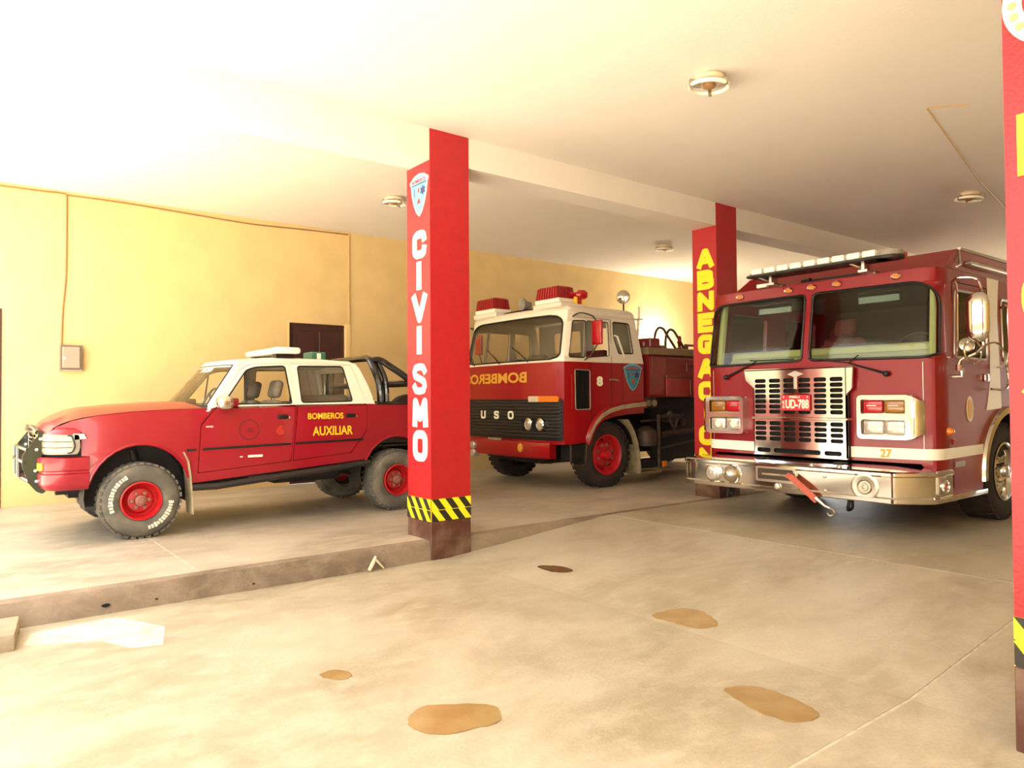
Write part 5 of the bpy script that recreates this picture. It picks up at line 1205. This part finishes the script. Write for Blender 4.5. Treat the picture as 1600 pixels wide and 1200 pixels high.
# ------------------------------------------------------------------ tanker truck (middle)
def tanker():
    YC, HW, Z = 9.13, 1.28, ZR
    XF = 6.98
    t = thing('tanker_truck', (9.5, YC, Z), 'older red and white cab-over fire tanker truck between the two lettered pillars', 'fire truck')
    C = Cab(XF, YC, HW, 0.13, bulge=0.07, rake=lambda v: 0.13*smoothstep((v-2.05)/0.9), tumble=lambda v: 0.05*smoothstep((v-2.05)/0.9), L=1.2)
    XR_ = 8.76; U = C.u(XR_); Ut = C.u(8.66); BELT = 2.10
    s1 = lambda P, sg: ([(sg*C.u(x), z) for x, z in P])
    # lower cab (red)
    archp = [(7.49, 0.90), (7.53, 0.96), (7.60, 1.06), (7.72, 1.15), (7.88, 1.22), (8.1, 1.27), (8.4, 1.30), (8.76, 1.315)]
    r_ = [(C.u(x), z) for x, z in archp]
    out = [(-u, v) for u, v in r_[::-1]]+[(-C.u(7.30), 0.88), (C.u(7.30), 0.88)]+r_+[(U, BELT), (-U, BELT)]
    vent = [rpoly(s1([(7.285, 1.39), (7.58, 1.39), (7.58, 1.97), (7.275, 1.98)], sg), 0.03, 3) for sg in (1, -1)]
    vent[0] = vent[0][::-1]
    m = MB(); m.panel(out, vent, C, 0.03, du=0.12, dv=0.14); m.build('cab_lower', 'red', t, smooth=35)
    for sg in (1, -1):
        P = rpoly(s1([(7.285, 1.39), (7.58, 1.39), (7.58, 1.97), (7.275, 1.98)], sg), 0.03, 3); P = P if sg > 0 else P[::-1]
        m = MB(); m.panel(P, (), lambda u, v, d: C(u, v, d+0.025), 0.01); v_ = m.build('air_intake', 'hole', t)
        m = MB(); m.tube([C(u, v, -0.002) for u, v in P], 0.009, 6, closed=True); m.build('intake_rim', 'grey', v_)
        m = MB()
        for k in range(6):
            x = 7.32+k*0.045; m.tube([C(sg*C.u(x), 1.41, 0.015), C(sg*C.u(x), 1.95, 0.015)], 0.006, 4)
        m.build('intake_slats', 'black', v_)
    # upper cab (white)
    wsP = [(-C.uf-0.0, 2.17), (-1.0, 2.135), (1.0, 2.135), (C.uf+0.0, 2.165), (C.uf+0.045, 2.21), (C.uf+0.045, 2.70), (C.uf-0.06, 2.775), (0.9, 2.80), (-0.9, 2.80), (-C.uf+0.10, 2.775), (-C.uf-0.0, 2.70)]
    wsP = rpoly(wsP, [0.02, 0, 0, 0.03, 0.04, 0.06, 0.06, 0, 0, 0.06, 0.04], 3)
    w1 = [(7.16, 2.16), (7.475, 2.16), (7.455, 2.715), (7.17, 2.70)]; w2 = [(7.50, 2.16), (7.99, 2.20), (7.97, 2.715), (7.48, 2.715)]; w3 = [(8.20, 2.24), (8.53, 2.25), (8.47, 2.72), (8.09, 2.73), (8.10, 2.48)]
    hs = [wsP[::-1]]
    for w_ in (w1, w2, w3):
        for sg in (1, -1):
            P = rpoly(s1(w_, sg), 0.03, 3); hs.append(P[::-1] if sg > 0 else P)
    m = MB(); m.panel([(-U, BELT), (U, BELT), (C.u(8.60), 2.86), (-C.u(8.60), 2.86)], hs, C, 0.04, du=0.14, dv=0.14); m.build('cab_upper', 'white', t, smooth=35)
    m = MB(); C.roof(m, 8.60, 2.86, [(0.0, 0.0), (0.02, 0.04), (0.07, 0.075), (0.2, 0.10), (0.45, 0.12)]); m.build('cab_roof', 'white', t, smooth=60)
    m = MB(); q = [C(u, v, -0.002) for u, v in wsP]; q2 = []
    for a, b in zip(wsP, wsP[1:]+wsP[:1]):
        k = max(1, int(hypot(b[0]-a[0], b[1]-a[1])/0.08)); q2 += [C(a[0]+(b[0]-a[0])*j/k, a[1]+(b[1]-a[1])*j/k, -0.002) for j in range(k)]
    m.tube(q2, 0.013, 6, closed=True); m.build('windshield_seal', 'black', t)
    m = MB(); m.panel(wsP, (), lambda u, v, d: C(u, v, d+0.015), 0, du=0.08, dv=0.2); m.build('windshield', 'glass_dust', t)
    for sg in (1, -1):
        for w_, nm in ((w1, 'quarter_window'), (w3, 'rear_quarter_window')):
            P = rpoly(s1(w_, sg), 0.03, 3); P = P if sg > 0 else P[::-1]
            m = MB(); m.panel(P, (), lambda u, v, d: C(u, v, d+0.015), 0); g = m.build(nm, 'glass_dark' if w_ is w3 else 'glass_dust', t)
            m = MB(); m.tube([C(u, v, 0) for u, v in P], 0.009, 6, closed=True); m.build('window_seal', 'black', g)
        P = rpoly(s1(w2, sg), 0.03, 3); m = MB(); m.tube([C(u, v, 0) for u, v in P], 0.007, 6, closed=True); m.build('door_window_seal', 'black', t)
        # door seams, drip rail, handle, diagonal grab bar, fender stripe, chrome bead
        m = MB(); m.tube([C(sg*C.u(x), z) for x, z in ((7.60, 1.10), (7.60, 2.10))], 0.004, 4); m.tube([C(sg*C.u(x), z) for x, z in ((8.03, 1.27), (8.04, 2.1), (8.03, 2.76))], 0.005, 4); m.tube([C(sg*C.u(x), 2.76) for x in (7.22, 8.03)], 0.004, 4); m.tube([C(sg*C.u(x), z) for x, z in ((8.28, 1.31), (8.28, 2.10))], 0.004, 4); m.build('door_seam', 'under', t)
        m = MB(); m.tube([C(sg*C.u(x), 2.80, -0.012) for x in (7.16, 7.6, 8.1, 8.66)], 0.014, 6); m.build('drip_rail', 'white', t)
        m = MB(); m.tube([C(sg*C.u(7.97), 1.835, -0.02), C(sg*C.u(8.07), 1.835, -0.03), C(sg*C.u(8.17), 1.825, -0.02)], 0.012, 6); m.build('door_handle', 'grey', t)
        m = MB(); m.tube([C(sg*C.u(8.10), 2.52, -0.01), C(sg*C.u(8.13), 2.50, -0.05), C(sg*C.u(8.27), 2.20, -0.05), C(sg*C.u(8.29), 2.16, -0.01)], 0.016, 7); m.build('grab_bar', 'white', t)
        a1 = [(7.50, 0.90), (7.56, 1.03), (7.65, 1.16), (7.78, 1.27), (7.95, 1.345), (8.2, 1.395), (8.5, 1.425), (8.765, 1.44)]
        m = MB(); secs = []
        for x, z in a1: secs.append([C(sg*C.u(x), z-0.02, -0.0), C(sg*C.u(x+0.02), z-0.045, -0.05), C(sg*C.u(x-0.0), z+0.055, -0.045), C(sg*C.u(x-0.015), z+0.075, 0.0)])
        m.loft(secs); fe = m.build('fender_lip', 'red', t, smooth=50)
        m = MB(); secs = []
        for x, z in a1: secs.append([C(sg*C.u(x+0.005), z-0.015, -0.052), C(sg*C.u(x-0.005), z+0.05, -0.048)])
        m.loft(secs, closed=False); m.build('fender_stripe', 'khaki', fe)
        m = MB(); m.tube([C(sg*C.u(7.21), 1.4), C(sg*C.u(7.21), 1.9)], 0.005, 4); m.build('corner_bead', 'redmark', t)
    # belt bead
    m = MB(); m.tube([C(-U+2*U*k/60, BELT, -0.003) for k in range(61)], 0.008, 5); m.build('belt_bead', 'white', t)
    # lettering, badges, number, shield
    m = MB(); text(m, 'BOMBEROS', -1.22, 1.80, 0.51, 1.965, C, 0.003, 0.03, mirror=True, out=0.004); m.build('mirrored_lettering', 'gold', t)
    m = MB(); text(m, '8', C.u(7.715), 1.735, C.u(7.845), 1.885, C, 0.003, 0.06, out=0.004); m.build('door_number', 'cream', t)
    shield(t, C, C.u(8.30), C.u(8.715), 1.665, 2.095, field='shield2', border='shield')
    # grille
    gu0, gu1 = -1.40, C.uf+0.09
    m = MB(); m.panel(rrect(gu0, 0.935, gu1, 1.545, 0.03), (), lambda u, v, d: C(u, v, d-0.02), 0.02, du=0.08); gr = m.build('grille', 'black', t, smooth=50)
    for k in range(11):
        z = 0.985+k*0.051
        m = MB(); m.panel([(gu0+0.02, z), (gu1-0.02, z), (gu1-0.02, z+0.020), (gu0+0.02, z+0.020)], (), lambda u, v, d: C(u, v, d-0.036), 0.018, du=0.1); m.build('grille_slat', 'under2' if k % 1 else 'innerdark', gr)
    for ch, u in (('U', -0.58), ('S', -0.20), ('O', 0.17)):
        m = MB(); stroke(m, ch, u-0.065, 1.235, u+0.065, 1.365, 0.029, C, 0.012, out=0.037); m.build('grille_letter', 'cream', gr)
    m = MB(); m.panel(rrect(0.42, 1.06, 0.92, 1.26, 0.03), (), lambda u, v, d: C(u, v, d-0.04), 0.02, du=0.05); hp = m.build('headlight_panel', 'hole', gr)
    for u in (0.585, 0.835):
        c = C(u, 1.165, -0.04); m = MB(); m.lathe(c, (-1, 0, 0), [(0.095, -0.02), (0.095, 0.012), (0.08, 0.02), (0.078, 0.0)], 22); rg = m.build('headlight', 'chrome', hp)
        m = MB(); m.sph(c+Vector((0.0, 0, 0)), 0.08, (0.35, 1, 1), 16); m.build('headlight_lens', 'clear', rg)
    m = MB(); m.panel(rrect(0.58, 1.505, 0.80, 1.59, 0.02), (), lambda u, v, d: C(u, v, d-0.045), 0.045, du=0.05); m.build('clear_marker', 'clear', t)
    m = MB(); m.panel(rrect(0.80, 1.505, C.uf+0.04, 1.59, 0.02), (), lambda u, v, d: C(u, v, d-0.045), 0.045, du=0.05); m.build('amber_indicator', 'amber', t)
    # bumper
    secs = []; B = Cab(XF-0.10, YC, HW+0.0, 0.14, bulge=0.12)
    for i in range(41):
        u = -1.26+(1.26+1.04)*i/40; k = min(1, (u+1.26)/0.5); zb = 0.72-0.065*smoothstep(k)
        secs.append([B(u, z, d) for d, z in ((0.01, zb+0.01), (0.0, zb+0.03), (0.0, 0.885), (0.012, 0.90), (0.10, 0.905), (0.16, 0.895), (0.16, zb))])
    m = MB(); m.loft(secs); bp = m.build('front_bumper', 'red', t, smooth=40)
    c = B(0.46, 0.81, 0); m = MB(); m.lathe(c, (-1, 0, 0), [(0.07, -0.01), (0.066, 0.018), (0.045, 0.03), (0, 0.034)], 18)
    for v in m.v: v.y = c.y+(v.y-c.y)*0.8
    m.build('bumper_lamp', 'gold', bp)
    m = MB(); m.panel([(-0.42, 0.905), (-0.08, 0.90), (-0.08, 0.935), (-0.42, 0.935)], (), lambda u, v, d: C(u, v, d-0.06), 0.03, du=0.1); m.build('bumper_step_plate', 'khaki', bp)
    for z in (0.80, 0.67):
        c = B(-0.80, z, -0.03); m = MB(); m.lathe(c, (-1, 0, 0), [(0.06, -0.09), (0.062, 0.02), (0.05, 0.035), (0, 0.04)], 18); m.build('fog_lamp', 'clear', bp)
    # step box below the door corner
    m = MB(); m.box(7.24, 7.50, YC-HW+0.04, YC-HW+0.30, 0.62, 0.88, 0.02); m.build('step_box', 'hole', t)
    m = MB(); y = YC-HW-0.0; m.tube([(7.18, y, 0.88), (7.18, y, 0.61), (7.22, y, 0.57), (7.47, y, 0.57), (7.50, y, 0.88)], 0.013, 6); m.build('step_hoop', 'under2', t)
    # beacons and roof gear
    for (y, x) in ((YC+0.80, 7.32), (YC-0.80, 7.32)):
        m = MB(); m.box(x-0.20, x+0.28, y-0.34, y+0.30, 2.90, 2.99, 0.02); b1 = m.build('beacon_base', 'white', t)
        m = MB(); m.box(x-0.17, x+0.18, y-0.275, y+0.275, 2.99, 3.055, 0.01); m.build('beacon_plinth', 'stripe', b1)
        m = MB(); m.loft([[Vector((x+sx*w_, y+sy*l, z)) for sx, sy in ((-1, -1), (1, -1), (1, 1), (-1, 1))] for z, w_, l in ((3.055, 0.165, 0.26), (3.225, 0.145, 0.235), (3.245, 0.12, 0.21))]); m.build('beacon_lens', 'redlens', b1, smooth=20)
        m = MB()
        for k in range(9):
            yy = y-0.24+k*0.06; m.tube([(x-0.168, yy, 3.06), (x-0.148, y+(yy-y)*0.92, 3.228)], 0.007, 4); m.tube([(x+0.168, yy, 3.06), (x+0.148, y+(yy-y)*0.92, 3.228)], 0.007, 4)
        for k in range(6):
            xx = x-0.16+k*0.064; m.tube([(xx, y-0.262, 3.06), (x+(xx-x)*0.88, y-0.237, 3.228)], 0.007, 4)
        m.build('lens_ribs', 'seatred', b1)
    m = MB(); m.lathe((7.42, YC+0.10, 3.09), (-1, 0.15, 0), [(0.0, -0.16), (0.05, -0.14), (0.06, -0.06), (0.10, -0.01), (0.11, 0.03), (0.09, 0.03), (0.03, -0.02), (0, -0.02)], 20, cap=False); m.tube([(7.48, YC+0.10, 2.94), (7.48, YC+0.10, 3.06)], 0.03, 8); m.build('roof_loudspeaker', 'grey', t)
    c = Vector((7.52, YC-HW+0.17, 3.12)); m = MB(); m.lathe(c, (0.9, -0.35, 0), [(0, -0.17), (0.035, -0.16), (0.03, -0.05), (0.07, 0.0), (0.075, 0.09), (0.05, 0.13), (0, 0.13)], 18, cap=False); m.tube([c, c-Vector((0, 0, 0.15))], 0.04, 8); s_ = m.build('red_siren', 'redlens', t)
    m = MB(); m.box(c.x-0.09, c.x-0.05, c.y-0.04, c.y+0.02, 2.98, 3.08, 0.006); m.box(c.x+0.05, c.x+0.08, c.y-0.04, c.y+0.02, 2.98, 3.08, 0.006); m.build('siren_bracket', 'yellowtext', s_)
    c = Vector((8.55, YC-HW+0.22, 3.17)); m = MB(); m.lathe(c, (-0.9, -0.5, 0), [(0, -0.09), (0.06, -0.07), (0.10, -0.01), (0.112, 0.02), (0.10, 0.03), (0, 0.045)], 22, cap=False); sp = m.build('spotlight', 'chrome', t)
    m = MB(); m.tube([c-Vector((0, 0, 0.09)), c-Vector((0, 0, 0.30))], 0.014, 7); m.build('spotlight_post', 'under2', sp)
    m = MB(); m.tube([(8.72, YC-HW+0.10, 2.40), (8.76, YC-HW+0.08, 2.95), (8.76, YC-HW+0.08, 3.02)], 0.02, 7); m.tube([(8.62, YC-HW+0.08, 2.80), (8.84, YC-HW+0.08, 2.82)], 0.012, 6); m.build('antenna_post', 'white', t)
    # mirror
    for sg in (1, -1):
        y = YC-sg*(HW+0.22); m = MB(); m.box(7.50, 7.55, y-0.10, y+0.10, 2.34, 2.70, 0.02, 3); mi = m.build('wing_mirror', 'redlens', t)
        m = MB(); m.tube(spline([(7.30, YC-sg*(HW-0.08), 2.76), (7.28, YC-sg*(HW+0.12), 2.80), (7.44, YC-sg*(HW+0.2), 2.76), (7.51, y, 2.68)], 4), 0.012, 6); m.tube([(7.53, y, 2.35), (7.50, YC-sg*(HW+0.1), 2.18), (7.48, YC-sg*(HW-0.01), 2.12)], 0.012, 6); m.build('mirror_arm', 'under2', mi)
    # wipers
    for u in (-0.9, -0.15, 0.55):
        m = MB(); m.tube([C(u, 2.11, -0.02), C(u-0.22, 2.27, -0.03)], 0.008, 5); m.tube([C(u-0.05, 2.16, -0.015), C(u-0.42, 2.36, -0.015)], 0.007, 5); m.build('wiper', 'black', t)
    # interior
    m = MB(); m.box(7.2, 7.5, YC-1.15, YC+1.15, 1.95, 2.12, 0.04, 3); m.build('dashboard', 'dashdark', t)
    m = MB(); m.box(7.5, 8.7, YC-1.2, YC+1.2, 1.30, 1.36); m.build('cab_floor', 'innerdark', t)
    W_ = MB(); W_.panel([(-1.18, 1.36), (1.18, 1.36), (1.14, 2.9), (-1.14, 2.9)], [rrect(0.25, 2.25, 0.75, 2.72, 0.05)[::-1], rrect(-0.75, 2.25, -0.05, 2.72, 0.05)[::-1]], lambda u, v, d: Vector((8.66-0.04*(v-2.1)+d, YC-u, v)), 0.03); W_.build('cab_rear_wall', 'inner', t)
    m = MB(); m.box(7.3, 8.6, YC-1.1, YC+1.1, 2.90, 2.92); m.build('cab_headliner', 'inner', t)
    for y, mt_ in ((YC-0.72, 'seatred'), (YC+0.1, 'seat'), (YC+0.75, 'seat')):
        m = MB(); seatm(m, 8.02, y, 1.68, 0.5, 0.66, head=False); m.build('cab_seat', mt_, t)
    m = MB(); steering(m, (7.62, YC+0.70, 2.10), 0.24, 30); m.build('steering_wheel', 'black', t)
    # tank body
    X2 = 13.2
    m = MB(); secs = []
    for x in (8.90, X2): secs.append([Vector((x, YC+p[0], p[1])) for p in rpoly([(-HW+0.0, 1.56), (-HW, 2.25), (HW, 2.25), (HW, 1.56)], 0.05, 3)])
    m.loft(secs); tk = m.build('tank_body', 'tank', t, smooth=40)
    m = MB(); m.box(8.85, X2+0.02, YC-HW-0.02, YC+HW+0.02, 2.25, 2.37, 0.01); m.build('tank_deck', 'deck', tk)
    m = MB(); m.box(8.95, 9.30, YC-HW-0.01, YC-HW+0.02, 1.95, 2.22, 0.004)
    m.box(9.30, 10.2, YC-HW-0.035, YC-HW, 1.90, 1.925, 0.004); m.box(9.30, X2, YC-HW-0.03, YC-HW, 2.10, 2.125, 0.004); m.build('tank_trim', 'tank', tk)
    m = MB(); m.box(9.28, 9.85, YC-HW-0.03, YC-HW+0.0, 1.57, 1.89, 0.008); m.box(9.95, 11.2, YC-HW-0.03, YC-HW+0.0, 1.57, 1.89, 0.008); m.build('locker_door', 'red', tk)
    m = MB(); m.box(9.28, 10.3, YC-HW-0.034, YC-HW-0.0, 1.895, 1.915, 0.003); m.tube([(9.89, YC-HW-0.03, 1.60), (9.89, YC-HW-0.03, 1.86)], 0.010, 6); m.tube([(9.80, YC-HW-0.03, 2.0), (9.80, YC-HW-0.03, 2.14)], 0.008, 6); m.build('locker_trim', 'deck', tk)
    m = MB(); m.box(8.98, 9.24, YC-HW+0.05, YC-HW+0.55, 2.37, 2.53, 0.02); m.box(8.86, 9.02, YC-HW+0.08, YC-HW+0.4, 2.37, 2.47, 0.02); m.build('hose_reel_box', 'tank', t)
    m = MB(); m.box(9.26, 9.36, YC-HW+0.02, YC-HW+0.2, 2.37, 2.42, 0.01); m.build('deck_block', 'deck', t)
    y = YC-HW+0.12; m = MB()
    m.tube(spline([(9.17, y, 2.37), (9.18, y, 2.58), (9.26, y, 2.70), (9.38, y, 2.70), (9.48, y, 2.60), (9.66, y, 2.42), (9.70, y, 2.37)], 5), 0.022, 8); m.tube(spline([(9.50, y+0.05, 2.37), (9.51, y+0.05, 2.56), (9.59, y+0.05, 2.69), (9.70, y+0.05, 2.69), (9.80, y+0.05, 2.60), (9.98, y+0.05, 2.40), (10.0, y+0.05, 2.37)], 5), 0.022, 8)
    m.build('deck_rails', 'hose', t)
    m = MB(); x = 9.80; m.lathe((x, y, 2.37), (0, 0, 1), [(0.05, 0), (0.045, 0.03), (0.025, 0.04), (0.03, 0.10), (0.045, 0.12), (0.03, 0.15), (0.035, 0.20), (0.02, 0.23), (0, 0.23)], 12); m.tube([(9.98, y, 2.37), (9.98, y, 2.44)], 0.035, 8); m.tube([(9.95, y, 2.45), (10.35, y, 2.45)], 0.022, 7); m.build('deck_valve', 'tank', t)
    # underside pump gear
    m = MB(); m.box(8.6, X2, YC-0.45, YC-0.35, 0.85, 1.1); m.box(8.6, X2, YC+0.35, YC+0.45, 0.85, 1.1); m.box(8.9, X2, YC-HW+0.25, YC+HW-0.25, 1.36, 1.57); m.box(8.8, 12.5, YC-0.3, YC+0.3, 0.6, 1.4); m.box(7.2, 8.7, YC-0.6, YC+0.6, 0.55, 1.3, 0.05); m.box(9.35, 11.0, YC-HW+0.35, YC-HW+0.4, 0.5, 1.5)
    m.tube([(7.99, YC-1.0, 0.66), (7.99, YC+1.0, 0.66)], 0.07, 8); m.tube([(12.0, YC-1.0, 0.68), (12.0, YC+1.0, 0.68)], 0.09, 8)
    for s in (-1, 1):
        a = arc(8.0, 0.72, 0.62, 0.55, 180, 10, 14); m.loft([[Vector((x, YC+s*(HW-0.1), z)), Vector((x, YC+s*0.75, z))] for x, z in a], closed=False); m.add([Vector((x, YC+s*0.75, z)) for x, z in a], [list(range(len(a)))])
    m.build('chassis', 'under', t)
    yf = YC-HW+0.10; m = MB(); rnd = random.Random(5)
    m.tube([(8.80, yf, 1.18), (9.22, yf, 1.20)], 0.016, 6); m.tube([(9.20, yf-0.02, 1.28), (9.20, yf-0.02, 0.42)], 0.028, 8); m.tube([(9.20, yf, 1.25), (9.75, yf, 1.25)], 0.035, 8); m.tube(spline([(9.42, yf, 1.25), (9.48, yf-0.03, 1.32), (9.5, yf, 1.2), (9.62, yf, 1.05), (9.7, yf, 1.2), (9.85, yf, 1.28)], 4), 0.028, 7)
    m.tube([(9.25, yf, 0.72), (10.3, yf, 0.84)], 0.02, 6); m.tube([(9.3, yf+0.03, 0.95), (10.2, yf+0.03, 1.0)], 0.05, 8); m.lathe((9.6, yf+0.1, 1.22), (0, -1, 0), [(0.09, -0.1), (0.09, 0.06), (0.05, 0.09), (0, 0.09)], 14); m.lathe((9.9, yf+0.08, 1.15), (0, -1, 0), [(0.07, -0.1), (0.07, 0.04), (0, 0.06)], 12)
    m.build('pump_pipework', 'under2', t)
    m = MB(); m.lathe((8.98, yf+0.06, 0.90), (0, 0, 1), [(0.16, -0.12), (0.17, -0.05), (0.17, 0.12), (0.10, 0.17), (0.05, 0.2), (0, 0.2)], 20); m.build('air_cylinder', 'under2', t)
    m = MB(); m.box(8.72, 9.24, yf-0.04, yf+0.25, 0.335, 0.37, 0.006); m.build('side_step', 'deck', t)
    m = MB(); m.box(8.80, 9.4, yf, yf+0.3, 0.42, 0.55, 0.02); m.build('battery_box', 'under', t)
    m = MB(); m.box(9.27, 9.37, yf-0.05, yf+0.0, 0.42, 0.52, 0.01); m.build('orange_tail_lamp', 'amber', t)
    for x in (8.90, 9.03):
        m = MB(); m.lathe((x, YC-HW+0.02, 1.47), (0, -1, 0), [(0.05, -0.05), (0.05, 0.02), (0.04, 0.03), (0, 0.032)], 14); m.build('side_gauge_lamp', 'deck', t)
    m = MB(); m.box(8.82, 9.10, YC-HW+0.03, YC-HW+0.10, 1.40, 1.56, 0.01); m.build('gauge_bracket', 'under2', t)
    # mud flap
    for s in (-1, 1):
        m = MB(); P = [(8.42, 1.22), (8.54, 1.06), (8.63, 0.86), (8.68, 0.65), (8.70, 0.36)]; secs = []
        for x, z in P: secs.append([Vector((x-0.01, YC+s*(HW-0.02), z)), Vector((x+0.01, YC+s*(HW-0.02), z)), Vector((x+0.01, YC+s*(HW-0.40), z)), Vector((x-0.01, YC+s*(HW-0.40), z))])
        m.loft(secs); m.build('mud_flap', 'khaki', t)
        wheel(t, (7.99, YC+s*(HW-0.20), Z+0.50), 0.50, 0.28, s, 0.30, tyre_mat='rubber_dark', lugs=32, hub='truck')
        wheel(t, (12.0, YC+s*(HW-0.20), Z+0.50), 0.50, 0.28, s, 0.30, tyre_mat='rubber_dark', hub='truck')
tanker()
world0()
